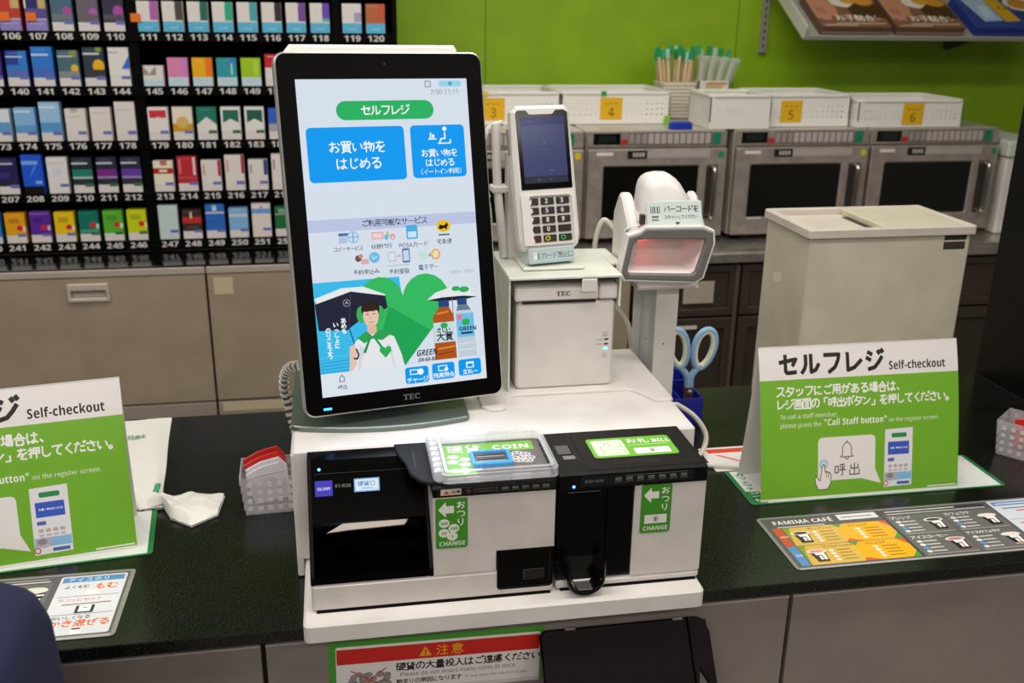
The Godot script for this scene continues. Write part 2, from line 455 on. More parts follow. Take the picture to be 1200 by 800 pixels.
"支": "0618 9418|5004 5040|1640 7840 5874 1094|2450 5074 9094", "払": "0628 4028|2408 2486 1282|0662 4250|6810 4876 8870|7652 9494", "一": "0650 9450", "か": "0630 5628 6040 5670 4490 3284|3206 2450 0692|7420 9250",
"き": "1620 8014|1640 8634|4404 7058|2062 2480 4890 7688", "混": "1610 3022|0836 2448|0894 3056|4406 8806 8840 4440 4406|4424 8824|4250 4292 5886|4268 6062|9052 7064|7050 7084 7890 9688 9676",
"ぜ": "0636 8030|6808 6858 5658|2816 2878 3890 7888|8008 8820|9202 9814", "も": "4406 3670 4488 6490 8074 7856|1430 6430|1254 6454", "む": "0824 5622|3006 3060 2072 1062 2050 3060 2878 4490 8086 8670|7016 9034",
"ブ": "0820 7820 7244 5670 2292|7604 8616|8800 9612", "ラ": "1610 8410|0836 9036 8260 6280 3294", "テ": "2012 8012|0638 9438|5038 4670 2892", "ア": "0814 9214 8234 6048|4830 4460 2492", "ヒ": "1810 1876 3086 8682|8230 1850", "ェ": "2044 8044|5044 5088|1088 8888",
"っ": "2450 5642 8050 8466 5684", "ょ": "5030 5080 3888 2476 4068 8086|5046 7844", "え": "3006 6014|1436 7234 1490|4462 5464 6086 9088", "う": "3208 6414|1238 5028 8046 7874 4694", "こ": "2020 7620|1866 2684 5088 8684",
"よ": "4810 4878 3088 1476 3466 8686|4830 8028", "宅": "5002 5012|0828 0814 9214 9228|7826 2040|1056 9450|4836 4880 5890 9288 9274", "急": "3604 1424|3214 6614 5426|2028 7828 7860 2060|2044 7844|1670 0890|3468 3690 6892 7682|5066 5878|8270 9486",
"便": "2606 0640|1830 1896|3610 9610|4222 9022 9056 4256 4222|4240 9040|6610 6658 5880 3294|4462 6682 9694", "円": "1494 1410 8610 8690 7692|5010 5050|1450 8650"
	}

# ---------------------------------------------------------------- prints
func print_screen() -> Image:
	var k := Ink.new(700, 1240, "dfe9f5")
	# status corner
	k.rr(520, 8, 546, 34, 5, "8da0b4"); k.rr(524, 12, 542, 30, 3, "dfe9f5"); k.rr(580, 8, 674, 32, 8, "9fdcf2"); k.oval(628, 20, 8, 8, "4aa6d8")
	k.en("7/30 11:11", 540, 62, 26, "8492a2")
	k.rr(150, 84, 550, 158, 37, "2ab866"); k.jp("セルフレジ", 248, 100, 42, 5.5, "ffffff", 0.96)
	for b in [[24, 184, 418, 396], [444, 184, 674, 394]]:
		k.rr(b[0], b[1], b[2], b[3], 18, "06a0fa")
	k.jp("お買い物を", 108, 238, 48, 5.2, "ffffff", 0.96); k.jp("はじめる", 132, 302, 48, 5.2, "ffffff", 0.96)
	k.oval(590, 200, 9, 9, "ffffff"); k.ln([590, 216, 590, 238, 572, 240, 566, 256], 6, "ffffff"); k.ln([560, 258, 612, 258, 612, 244], 5, "ffffff"); k.ln([520, 240, 552, 240], 5, "ffffff"); k.ln([528, 234, 530, 216], 6, "ffffff"); k.oval(540, 228, 6, 8, "ffffff")
	k.jp("お買い物を", 484, 280, 32, 3.6, "ffffff", 0.97); k.jp("はじめる", 500, 318, 32, 3.6, "ffffff", 0.97); k.jp("（イートイン利用）", 466, 358, 23, 2.4, "ffffff", 0.95)
	# services
	k.rect(0, 540, 700, 588, "c3cdeb"); k.jp("ご利用可能なサービス", 214, 549, 28, 2.8, "2e3850", 0.98)
	k.rr(118, 596, 158, 608, 3, "5f74a8"); k.rr(118, 612, 150, 636, 3, "b7cbe8"); k.oval(176, 614, 24, 24, "8cc4ee"); k.oval(176, 614, 20, 20, "cfe6f8"); k.ln([156, 614, 196, 614], 3, "6aa8dc"); k.ln([176, 594, 176, 634], 3, "6aa8dc")
	k.rr(252, 600, 300, 628, 3, "eba3a6"); k.rr(256, 604, 296, 624, 2, "f4dcde"); k.ln([308, 628, 318, 600, 326, 618], 5, "e2b964"); k.oval(312, 622, 9, 12, "6fc3ee"); k.oval(338, 622, 10, 12, "ea9290"); k.oval(338, 624, 5, 7, "f6e2e2")
	k.rr(396, 580, 444, 636, 6, "4fb2ea"); k.rr(402, 606, 438, 630, 3, "d8ecfa")
	k.oval(556, 592, 30, 24, "f2c714"); k.pts([534, 602, 540, 586, 560, 590, 572, 578, 576, 590, 570, 598, 572, 608, 560, 600, 546, 604], "1c1a14"); k.rect(532, 624, 580, 630, "5c6470")
	k.jp("コビーサービス", 92, 650, 18, 1.9, "4a556c", 0.96); k.jp("収納代行", 246, 646, 22, 2.0, "4a556c"); k.en("POSA", 360, 668, 24, "4a556c"); k.jp("カード", 420, 648, 22, 2.2, "4a556c"); k.jp("宅急便", 522, 644, 22, 2.0, "4a556c")
	k.oval(190, 700, 13, 13, "6a5660"); k.oval(200, 692, 9, 9, "dc8a7a"); k.rr(200, 704, 232, 724, 4, "e7b3b3"); k.oval(256, 700, 22, 22, "74c2ec"); k.ln([246, 692, 252, 706, 266, 696], 4, "d6effb")
	k.rr(312, 682, 346, 722, 5, "c2cddb"); k.rr(316, 688, 342, 716, 3, "e4ecf5"); k.ln([350, 702, 364, 702, 358, 696], 4, "ef9a94"); k.rr(372, 672, 404, 730, 6, "5e7fae"); k.rr(376, 680, 400, 722, 3, "cfe0f4")
	k.rr(440, 690, 478, 722, 4, "cfe9e2"); k.ln([484, 706, 494, 706], 4, "7f8fa2"); k.ln([489, 700, 489, 712], 4, "7f8fa2"); k.oval(514, 704, 20, 22, "eeb45c"); k.oval(514, 704, 13, 15, "f6e4c8")
	k.jp("予約申込み", 164, 744, 22, 2.2, "4a556c"); k.jp("予約受取", 310, 752, 22, 2.2, "4a556c"); k.jp("電子マー", 436, 744, 22, 2.2, "4a556c"); k.ln([306, 738, 400, 738], 2, "9aa6b6"); k.en("* 2020.6 - 2020.9", 560, 788, 15, "98a4b2")
	# advertisement: sky, green heart, a figure in a cape under an umbrella, two bottles under a small umbrella
	k.rect(0, 784, 356, 1146, "3cc2f2"); k.rect(0, 1090, 330, 1146, "2fb4ea")
	for j in 5: k.ln([0, 1084 + j * 13, 130, 1080 + j * 13], 2, "6fd2f4")
	var heart := []
	for a in 41:
		var s := TAU * a / 40
		heart.append(362 + 196 * pow(sin(s), 3) * (1.0 if sin(s) > 0 else 0.95)); heart.append(950 - (13 * cos(s) - 5 * cos(2 * s) - 2 * cos(3 * s) - cos(4 * s)) * 12.5 - 22)
	k.pts([356, 846, 352, 784, 356, 784], "dfe9f5")
	k.pts(heart, "36c164")
	k.pts([300, 900, 470, 1014, 352, 1144, 250, 1040], "1fa957")
	k.pts([0, 846, 110, 812, 200, 812, 288, 850, 288, 862, 148, 828, 8, 866], "f2f4f6")
	k.pts([0, 868, 148, 828, 288, 856, 294, 904, 250, 926, 176, 946, 122, 980, 8, 974], "24263a")
	k.ln([148, 830, 130, 976], 2, "494c63"); k.ln([130, 976, 152, 1060], 4, "2b2d3c"); k.oval(128, 872, 15, 15, "8d90a2"); k.oval(128, 872, 12, 12, "24263a"); k.ln([122, 876, 128, 866, 134, 876], 3, "c9ccd6")
	k.pts([150, 1030, 196, 1000, 262, 1000, 312, 1024, 338, 1100, 346, 1146, 116, 1146, 128, 1080], "eef1f5")
	k.pts([166, 1044, 150, 1146, 162, 1146, 186, 1060], "dbe1ea"); k.pts([280, 1050, 300, 1146, 308, 1146, 292, 1050], "dbe1ea")
	k.oval(184, 924, 20, 34, "41b75c"); k.oval(262, 926, 16, 32, "41b75c")
	k.oval(222, 906, 38, 34, "2e1f1a"); k.oval(222, 932, 32, 46, "efcdb9"); k.pts([190, 906, 200, 888, 240, 884, 254, 902, 250, 912, 196, 914], "35241d"); k.pts([204, 968, 240, 968, 242, 1006, 202, 1006], "e6bfa9")
	k.ln([204, 926, 214, 925], 3, "4a342c"); k.ln([230, 925, 240, 926], 3, "4a342c"); k.ln([205, 917, 215, 915], 2, "5c443a"); k.ln([229, 915, 240, 917], 2, "5c443a"); k.ln([222, 932, 219, 944, 224, 945], 2, "cfa08a"); k.ln([211, 956, 222, 959, 233, 956], 3, "c4776a")
	k.pts([160, 1016, 198, 992, 222, 1014, 250, 992, 306, 1008, 262, 1034, 222, 1024, 186, 1040], "2ea653"); k.pts([206, 1022, 216, 1020, 190, 1080, 178, 1078], "279a4a"); k.pts([226, 1022, 236, 1020, 262, 1062, 254, 1068], "2ea653")
	k.pts([270, 1108, 246, 1078, 250, 1062, 262, 1060, 270, 1068, 280, 1060, 294, 1064, 296, 1080], "2db457")
	k.pts([126, 1048, 146, 1040, 154, 1064, 148, 1120, 132, 1146, 118, 1146, 122, 1090], "efcbb6"); k.ln([152, 1060, 160, 1084, 152, 1100, 140, 1096], 6, "23242e")
	k.jp("いっしょに", 66, 944, 22, 4, "f4fafd", 0.95, true); k.jp("のりこえよう", 34, 964, 22, 4, "f4fafd", 0.95, true); k.jp("あめも", 98, 930, 22, 4, "f4fafd", 0.95, true)
	k.pts([462, 890, 500, 862, 560, 846, 600, 846, 650, 862, 684, 894, 620, 888, 530, 888], "eef2f5"); k.pts([462, 890, 530, 884, 620, 884, 684, 892, 620, 900, 520, 900], "1d2030"); k.oval(590, 852, 18, 10, "2db457"); k.oval(626, 858, 22, 12, "2db457")
	k.ln([572, 890, 570, 1130], 3, "70757c")
	k.rr(510, 896, 556, 926, 6, "274a86"); k.pts([512, 924, 554, 924, 572, 960, 574, 1140, 480, 1140, 482, 960], "b5561c"); k.rect(482, 986, 573, 1070, "cfe6ee"); k.oval(528, 1000, 16, 12, "2db457"); k.jp("さしい", 494, 1008, 20, 3.4, "22262e"); k.jp("大買", 492, 1028, 36, 4.5, "22262e"); k.ln([490, 1096, 566, 1090], 7, "e2953a"); k.ln([492, 1118, 560, 1112], 5, "8d3a10"); k.ln([500, 950, 548, 944], 8, "dd8a34")
	k.rr(592, 894, 634, 922, 6, "274a86"); k.pts([594, 920, 634, 920, 658, 956, 664, 1138, 582, 1138, 582, 956], "c8d6e2"); k.pts([594, 920, 634, 920, 650, 944, 586, 944], "6f7f96"); k.rect(582, 958, 660, 1056, "74c6ee"); k.oval(624, 994, 18, 14, "2db457"); k.oval(598, 972, 12, 12, "ee7aa0"); k.en("GREEN", 592, 1030, 24, "22314a", true); k.rect(600, 1036, 652, 1044, "22314a"); k.ln([588, 1084, 656, 1084], 3, "eef4f8"); k.ln([588, 1110, 656, 1110], 3, "eef4f8")
	k.en("GREEN", 398, 1116, 34, "20242a", true, "Droid Sans", 0.82, 0.25); k.en("DA-KA-RA", 404, 1140, 22, "20242a", true, "Droid Sans", 0.8, 0.25)
	# bottom row
	k.rect(0, 1146, 700, 1240, "e6eef7"); k.ln([74, 1184, 76, 1166, 84, 1158, 92, 1166, 94, 1184, 72, 1184], 3, "5a6880"); k.jp("呼出", 64, 1196, 20, 2.2, "5a6880")
	for b in [[346, 1158, 446], [462, 1154, 560], [578, 1150, 678]]:
		k.rr(b[0], b[1], b[2], b[1] + 68, 12, "06a0fa")
	k.rr(366, 1168, 402, 1190, 3, "ffffff"); k.rr(370, 1172, 398, 1186, 2, "06a0fa"); k.oval(412, 1180, 13, 13, "ffffff"); k.jp("チャージ", 352, 1200, 23, 2.8, "ffffff")
	k.rr(488, 1164, 528, 1188, 3, "ffffff"); k.rr(492, 1168, 524, 1184, 2, "06a0fa"); k.oval(524, 1182, 8, 8, "ffffff"); k.jp("残高照会", 466, 1194, 23, 2.6, "ffffff")
	k.rr(612, 1162, 646, 1188, 3, "ffffff"); k.rr(617, 1170, 641, 1184, 2, "06a0fa"); k.jp("支払一", 594, 1192, 23, 2.6, "ffffff")
	return k.img

func print_sign() -> Image:
	var k := Ink.new(1200, 800, "e9e4e2")
	k.rect(0, 168, 1200, 790, "74b02a")
	k.jp("セルフレジ", 112, 34, 116, 20.5, "14110f", 1.12)
	k.en("Self-checkout", 772, 142, 58, "14110f", true, "Droid Sans", 0.92)
	k.jp("スタッフにご用がある場合は、", 92, 200, 56, 8.2, "f2f0ec", 0.99); k.jp("レジ画面の「呼出ボタン」を押してください。", 92, 266, 56, 8.0, "f2f0ec", 0.915)
	k.en("To call a staff member,", 112, 370, 34, "e9efdc", false)
	var x := 112.0 + k.en("please press the ", 112, 416, 34, "e9efdc", false) + 14
	x += k.en("\"Call Staff button\"", x, 416, 47, "f0f2e6", true, "Droid Sans", 0.92) + 12
	k.en("on the register screen.", x, 416, 31, "e9efdc", false)
	k.rr(338, 478, 684, 710, 26, "eae5e2"); k.pts([620, 690, 684, 660, 722, 744, 600, 710], "eae5e2")
	k.ln([474, 588, 484, 576, 486, 536, 496, 518, 512, 508, 512, 502, 512, 508, 528, 518, 538, 536, 540, 576, 550, 588, 474, 588], 5, "5b4f4c"); k.ln([500, 592, 512, 602, 524, 592], 5, "5b4f4c")
	k.jp("呼出", 436, 620, 72, 6, "4c4140", 1.2)
	k.oval(372, 620, 26, 26, "9cc4e4"); k.oval(372, 620, 18, 18, "c4dcec")
	k.pts([364, 630, 372, 622, 380, 630, 382, 662, 392, 658, 402, 664, 412, 668, 418, 680, 414, 726, 396, 756, 340, 756, 322, 716, 320, 690, 330, 684, 348, 706], "efe8e4")
	k.ln([348, 708, 330, 684, 320, 692, 324, 722, 342, 758, 396, 758, 416, 726, 418, 682, 410, 668, 400, 666, 392, 660, 382, 664, 380, 630, 372, 622, 364, 630, 352, 708], 5, "5b4f4c"); k.ln([392, 664, 388, 690], 4, "5b4f4c"); k.ln([404, 670, 400, 694], 4, "5b4f4c")
	k.pts([744, 456, 914, 452, 910, 764, 738, 768], "e6e4e6"); k.rr(784, 478, 876, 502, 8, "2f8a50"); k.rect(762, 524, 892, 594, "3c5cc0"); k.jp("お買い物をはじめる", 776, 552, 12, 1.6, "ffffff"); k.rect(762, 612, 802, 630, "5468b4")
	for i in 4: k.rr(766 + i * 32, 648, 788 + i * 32, 664, 3, "b9a9ae"); k.rr(766 + i * 32, 672, 788 + i * 32, 684, 3, "c9bcc0")
	k.rect(742, 690, 908, 732, "86bde4"); k.oval(782, 712, 40, 24, "b8b4bc"); k.oval(776, 708, 22, 14, "94868e"); k.rect(820, 742, 896, 758, "4a64b8"); k.oval(752, 748, 15, 15, "c04450"); k.oval(752, 748, 10, 10, "eadfe0")
	k.rect(1010, 776, 1190, 784, "dfe2d2")
	return k.img

func print_coin_lid() -> Image:
	var k := Ink.new(600, 440, "5a5552")
	k.rect(0, 0, 600, 130, "6fb52a"); k.rect(0, 130, 190, 440, "6fb52a")
	k.jp("硬貨", 40, 18, 104, 10, "f4f2ee", 1.1); k.en("COIN", 330, 104, 84, "f4f2ee", true, "Droid Sans", 1.15)
	for c in [[70, 178, "500"], [140, 220, "100"], [60, 250, "50"], [134, 290, "1"]]:
		k.oval(c[0], c[1], 36, 26, "f1efea"); k.en(c[2], c[0] - 8 * (c[2] as String).length(), c[1] + 12, 28, "4f8a20", true)
	k.pts([40, 350, 110, 350, 110, 322, 172, 372, 110, 424, 110, 396, 40, 396], "f4f2ee")
	for c in [[420, 190], [480, 172], [530, 196], [444, 236], [506, 238], [550, 250], [410, 262], [470, 282], [530, 290]]:
		k.oval(c[0], c[1], 34, 26, "e4e2de"); k.oval(c[0], c[1], 26, 19, "6a6562"); k.oval(c[0], c[1], 12, 9, "d9d6d2")
	return k.img

func print_change(coin: bool) -> Image:
	var k := Ink.new(240, 420, "3f8f22")
	k.pts([20, 92, 78, 26, 78, 62, 138, 62, 138, 122, 78, 122, 78, 158], "e9e8e0")
	k.jp("おつり", 156, 26, 66, 8.5, "eeece4", 1.08, true)
	if coin:
		for c in [[64, 206, "500"], [136, 252, "100"], [62, 288, "50"], [124, 320, "1"]]:
			k.oval(c[0], c[1], 40, 36, "e6e6da"); k.en(c[2], c[0] - 9 * (c[2] as String).length(), c[1] + 14, 34, "4a7a28", true)
	else:
		k.rect(34, 262, 210, 338, "e9e4de"); k.oval(124, 300, 26, 30, "cfccc0"); k.en("¥", 108, 320, 52, "55524c", true)
	k.en("CHANGE", 24, 398, 50, "e9e8e0", true, "Droid Sans", 0.98)
	return k.img

func print_bill_top() -> Image:
	var k := Ink.new(640, 330, "68b22c")
	k.jp("お札", 296, 30, 86, 9, "f3f2ea", 1.04); k.en("BILL", 492, 112, 76, "f3f2ea", true, "Droid Sans", 0.9)
	k.rr(30, 36, 270, 300, 18, "dfead0"); k.ln([60, 70, 120, 60, 130, 110, 80, 150, 90, 260, 60, 280], 6, "7aa65a"); k.ln([150, 80, 250, 110, 240, 170, 160, 150, 150, 80], 6, "7aa65a"); k.ln([110, 200, 250, 210, 250, 280, 120, 280], 6, "7aa65a")
	k.ln([300, 146, 600, 140], 6, "d6e6c4"); k.rr(320, 200, 590, 296, 8, "eceae2"); k.oval(455, 248, 40, 30, "cfd4c4"); k.en("¥", 436, 272, 60, "5a6450", true)
	return k.img

func print_warning() -> Image:
	var k := Ink.new(1080, 330, "4a9a30")
	k.rr(36, 34, 1064, 330, 12, "ece6e4")
	k.rect(40, 50, 1060, 138, "d22318"); k.pts([446, 124, 478, 66, 510, 124], "f0a818"); k.en("!", 471, 120, 46, "d22318", true); k.jp("注意", 530, 62, 66, 6.5, "f0a818", 1.15)
	k.jp("硬貨の大量投入はご遠慮ください", 330, 152, 50, 6.4, "1d1818", 0.985); k.en("Please do not insert many coins at once.", 350, 236, 33, "6a605e"); k.jp("詰まりの原因になります", 334, 252, 30, 3.6, "2a2424", 1.0); k.en("It may cause the machine to jam.", 680, 276, 22, "8a807e")
	k.rect(640, 306, 1064, 330, "d6d0cc")
	var r := RandomNumberGenerator.new(); r.seed = 5
	for i in 34:
		var cx := 90 + r.randf() * 200; var cy := 200 + r.randf() * 80
		k.oval(cx, cy, 18, 15, "75706e"); k.oval(cx, cy, 13, 10, "aaa5a2"); k.oval(cx, cy, 5, 4, "6a6563")
	k.ln([110, 180, 290, 296], 7, "c8483e"); k.ln([280, 176, 120, 300], 7, "c8483e")
	return k.img

func cup(k: Ink, x: float, y: float, s: float, lid: String, low: String) -> void:
	k.pts([x + 8 * s, y + 22 * s, x + 72 * s, y + 22 * s, x + 62 * s, y + 96 * s, x + 18 * s, y + 96 * s], "2c2a2a")
	k.pts([x + 24 * s, y + 30 * s, x + 66 * s, y + 30 * s, x + 60 * s, y + 82 * s, x + 48 * s, y + 82 * s, x + 50 * s, y + 48 * s, x + 26 * s, y + 48 * s], "eeebe8"); k.pts([x + 34 * s, y + 54 * s, x + 46 * s, y + 54 * s, x + 44 * s, y + 82 * s, x + 34 * s, y + 82 * s], "eeebe8")
	k.pts([x + 12 * s, y + 84 * s, x + 68 * s, y + 84 * s, x + 62 * s, y + 97 * s, x + 18 * s, y + 97 * s], low)
	k.oval(x + 40 * s, y + 18 * s, 40 * s, 15 * s, "e6e0dc"); k.oval(x + 40 * s, y + 18 * s, 30 * s, 10 * s, lid)

func print_menu() -> Image:
	var k := Ink.new(1500, 480, "5c5a5a")
	k.rect(0, 0, 1500, 14, "8a8886"); k.rect(0, 466, 1500, 480, "a8a6a4"); k.rect(0, 0, 16, 480, "8a8886")
	k.en("FAMIMA CAFÉ", 60, 76, 47, "ece8e4", true, "Droid Sans", 0.95); k.rr(390, 24, 590, 78, 4, "e8e6e6"); k.ln([410, 52, 560, 52], 8, "6a7078"); k.ln([70, 102, 300, 102], 7, "dcd8d4")
	k.rect(36, 110, 78, 280, "c8543a"); k.rect(36, 282, 78, 452, "5a92c4"); k.en("HOT", 44, 200, 20, "ece8e4", true); k.en("ICE", 46, 370, 20, "ece8e4", true)
	for r in 2:
		var y := 112.0 + r * 172
		k.rect(84, y, 340, y + 168, "d8b252"); k.pts([84, y, 120, y, 100, y + 60, 84, y + 168], "8a9a3a"); k.rect(340, y, 600, y + 168, "eab01c"); k.pts([330, y, 380, y, 350, y + 34], "4a9a48"); k.pts([560, y, 600, y, 600, y + 60], "d65a34"); k.pts([350, y + 140, 420, y + 168, 330, y + 168], "d65a34"); k.pts([560, y + 168, 600, y + 120, 600, y + 168], "4a9a48")
		cup(k, 106, y + 34, 1.15, "4a3a34" if r == 0 else "d89a94", "2c2a2a" if r == 0 else "5a2a22")
		k.jp("アイスカフェラテ" if r else "ブレンドコーヒー", 196, y + 14, 18, 2.2, "4a3416"); k.jp("カフェラテ", 400, y + 14, 20, 2.2, "5a3a10")
		for j in 4:
			k.ln([250, y + 56 + j * 27, 310, y + 56 + j * 27], 6, "7a5f2a"); k.ln([470, y + 56 + j * 27, 540, y + 56 + j * 27], 6, "7a5410")
			k.oval(222, y + 56 + j * 27, 12, 10, "e4e2da"); k.oval(436, y + 56 + j * 27, 12, 10, "e4e2da")
	k.rect(604, 14, 612, 466, "3a3838"); k.rect(620, 24, 1160, 52, "3f3d3d"); k.ln([640, 38, 1000, 38], 9, "dedad6"); k.ln([640, 62, 1150, 62], 8, "c9c5c1")
	for r in 2:
		for c in 2:
			var x := 620.0 + c * 280; var y := 80.0 + r * 190
			k.rect(x, y, x + 272, y + 182, "6b6968"); k.rect(x + 10, y + 174, x + 262, y + 180, "a9a5a2")
			k.jp([["ブレンド", "カフェラテ"], ["アイスコーヒー", "アイスカフェラテ"]][r][c], x + 12, y + 10, 27 if c + r < 2 else 22, 3.4, "e8e4e0")
			for j in 4:
				k.oval(x + 36, y + 62 + j * 30, 14, 11, ["d8d4d0", "e6e2de", "5a9ad0", "d6dcd8"][j]); k.ln([x + 58, y + 62 + j * 30, x + 118, y + 62 + j * 30], 9, "cfcbc7")
			cup(k, x + 164, y + 40, 1.2, ["4a3a30", "e9dfd2", "c08078", "e6dcd4"][c + r * 2], ["2c2a2a", "2c2a2a", "6a2420", "b89a84"][c + r * 2])
	k.rect(1186, 14, 1500, 466, "d5dae2"); k.rect(1200, 26, 1490, 64, "6a90c4"); k.ln([1220, 46, 1470, 46], 9, "e8eef4"); k.ln([1230, 92, 1440, 92], 8, "4a4a52"); k.ln([1290, 120, 1440, 120], 12, "d06a4a"); k.rect(1196, 200, 1494, 205, "c08a80"); k.ln([1230, 240, 1440, 240], 10, "c87a66")
	return k.img

func print_menu_short() -> Image:
	var k := Ink.new(640, 480, "5f5d5c")
	k.rect(0, 0, 640, 16, "8c8a86"); k.rect(0, 462, 640, 480, "aeaca8"); k.rect(622, 0, 640, 480, "8c8a86")
	k.ln([100, 52, 310, 52], 8, "d9d5d1"); k.ln([20, 34, 300, 34], 5, "bcb8b4"); k.rect(20, 70, 326, 250, "6e6c6b"); k.rect(20, 260, 326, 450, "747271")
	k.pts([224, 132, 312, 132, 300, 226, 236, 226], "2e2c2c"); k.en("F", 246, 214, 96, "e8e6e2", true, "Droid Sans", 1.1, 0.2); k.oval(268, 114, 50, 24, "e4e0d4"); k.ln([236, 236, 300, 236], 8, "d9d5d1")
	k.oval(268, 300, 48, 26, "d6d2cc"); k.pts([222, 310, 314, 310, 300, 420, 236, 420], "b8a49c"); k.ln([30, 300, 190, 300], 8, "d0ccc8"); k.ln([30, 110, 190, 110], 8, "d0ccc8")
	k.rr(352, 26, 612, 452, 12, "dcdde2")
	k.rect(362, 36, 602, 74, "5b8fc2"); k.jp("アイスのり", 384, 42, 26, 3, "e6eef6", 1.3)
	k.jp("よくもむ", 380, 98, 24, 3, "4a484c"); k.jp("もむ", 496, 92, 46, 6, "e2662e"); k.rect(366, 180, 602, 184, "8a7a78"); k.rr(470, 140, 520, 174, 5, "eceaea")
	k.jp("カフェにセット", 376, 196, 24, 2.6, "d06a48"); k.ln([400, 240, 580, 238], 6, "55535a"); k.rect(366, 310, 602, 314, "8a7a78"); k.rr(456, 252, 526, 306, 4, "3a383a"); k.rr(468, 252, 514, 296, 3, "f0eeee"); k.ln([484, 268, 498, 268], 4, "3a383a")
	k.jp("おいしくなる", 380, 322, 24, 2.8, "4a484c"); k.jp("かき混ぜる", 378, 352, 46, 6, "e2662e", 0.98); k.rr(468, 412, 508, 446, 4, "efefef"); k.rect(472, 408, 504, 418, "7a3430")
	return k.img

func print_mat() -> Image:
	var k := Ink.new(900, 400, "2a7a44")
	k.rr(16, 10, 884, 250, 4, "e4e6e2"); k.rect(16, 240, 884, 260, "e4e6e2"); k.rect(60, 250, 884, 388, "dfe4de")
	k.rect(16, 250, 60, 390, "2a7a44"); k.ln([30, 40, 30, 180], 10, "d8e8dc")
	for i in 7: k.ln([70, 40 + i * 26, 820, 40 + i * 26], 4, "c3cac6")
	for i in 8: k.jp(["カ", "フ", "ェ", "ラ", "テ", "コ", "ー", "ヒ"][i], 24, 40 + i * 42, 34, 5, "e6efe6" if i > 4 else "3c8a54")
	return k.img

func print_red_paper() -> Image:
	var k := Ink.new(400, 300, "e9e3e0")
	k.rect(18, 20, 400, 74, "d6452a"); k.ln([40, 100, 90, 190], 10, "cf4a38"); k.ln([110, 262, 400, 262], 12, "c94a4a"); k.oval(260, 180, 130, 60, "d5d8d2"); k.oval(250, 170, 110, 50, "e4e4e0"); k.ln([220, 120, 300, 116], 8, "bfa49c"); k.ln([250, 150, 330, 146], 8, "c98a80")
	return k.img

func print_scan_label() -> Image:
	var k := Ink.new(480, 200, "cfdcd8")
	for i in 9: k.rect(30 + i * 10 + (i % 3) * 3, 40, 36 + i * 10 + (i % 2) * 3, 96, "20282a")
	k.jp("バーコードを", 148, 34, 56, 7, "22292a", 0.92); k.jp("スキャンしてください", 148, 112, 32, 4, "3a4446", 0.94)
	k.rr(40, 116, 100, 132, 3, "5a6668"); k.rr(40, 142, 100, 158, 3, "7a8688"); k.pts([244, 170, 292, 170, 268, 196], "20282a")
	return k.img

func print_card_label() -> Image:
	var k := Ink.new(480, 150, "b6c8ca")
	k.rr(24, 36, 60, 110, 4, "eceeec"); k.ln([36, 60, 48, 60], 5, "6a7678"); k.rect(76, 40, 88, 110, "5a6a6c"); k.jp("カード差込口", 112, 40, 70, 6, "55646a", 0.86); k.rect(0, 136, 480, 150, "9fc0ca")
	return k.img

func print_card_screen() -> Image:
	var k := Ink.new(300, 480, "4a527e")
	k.rect(0, 0, 300, 60, "363c74"); k.rect(0, 430, 300, 480, "3c3e4e"); k.ln([40, 30, 90, 30], 6, "5a62a0"); k.oval(100, 456, 8, 8, "6a6c7c"); k.oval(180, 456, 8, 8, "5a5c6c"); k.rect(90, 214, 220, 222, "424a74"); k.rect(150, 180, 158, 186, "9aa0c0"); k.oval(190, 390, 10, 4, "7a80a8")
	return k.img

func print_bag() -> Image:
	var k := Ink.new(300, 600, "e6e5de")
	k.jp("お買い物合", 20, 60, 34, 4, "cfdccf", 1.1); k.en("or", 24, 140, 44, "4aa070", true); k.en("(net)", 130, 138, 40, "58ac80", true); k.ln([60, 100, 230, 96], 4, "d0ddd2")
	k.oval(262, 540, 26, 40, "3f9a50")
	return k.img

func print_box(kind: int) -> Image:
	var k := Ink.new(420, 300, "8a5a48" if kind == 0 else "2a3f94")
	if kind == 0:
		k.pts([0, 0, 180, 0, 140, 190, 0, 230], "c98a70"); k.oval(230, 60, 90, 60, "e9e2d8"); k.oval(270, 46, 60, 40, "e0a038"); k.pts([220, 130, 300, 70, 420, 90, 420, 220, 240, 230], "4a2a22"); k.oval(350, 60, 60, 40, "d8923a"); k.rr(20, 120, 80, 180, 4, "b7786a"); k.rr(30, 190, 90, 240, 4, "c88a80")
		k.jp("お子詰合", 110, 190, 60, 7, "efe6da", 1.0); k.jp("し", 350, 190, 44, 6, "e6d6c6"); k.rect(100, 268, 400, 276, "d8c8b8"); k.rect(20, 284, 220, 292, "d8c8b8")
	else:
		k.pts([30, 0, 150, 0, 170, 230, 70, 240], "a9c4e4"); k.pts([150, 0, 230, 0, 262, 230, 180, 240], "d8a828"); k.oval(330, 60, 80, 70, "e4dccc"); k.oval(330, 60, 56, 50, "c88a44"); k.pts([270, 150, 420, 110, 420, 240, 280, 250], "1f3a7a"); k.en("Cal", 196, 120, 50, "8a5a20", true); k.rect(90, 80, 140, 200, "c4d6ec")
	return k.img

func print_button_panel() -> Image:
	var k := Ink.new(420, 40, "b4aca6")
	for i in 52: k.ln([8 + i * 8, 10, 12 + i * 8, 10], 3, "8a827c"); k.ln([8 + i * 8, 22, 12 + i * 8, 22], 3, "968e88"); k.ln([8 + i * 8, 32, 12 + i * 8, 32], 3, "8a827c")
	return k.img

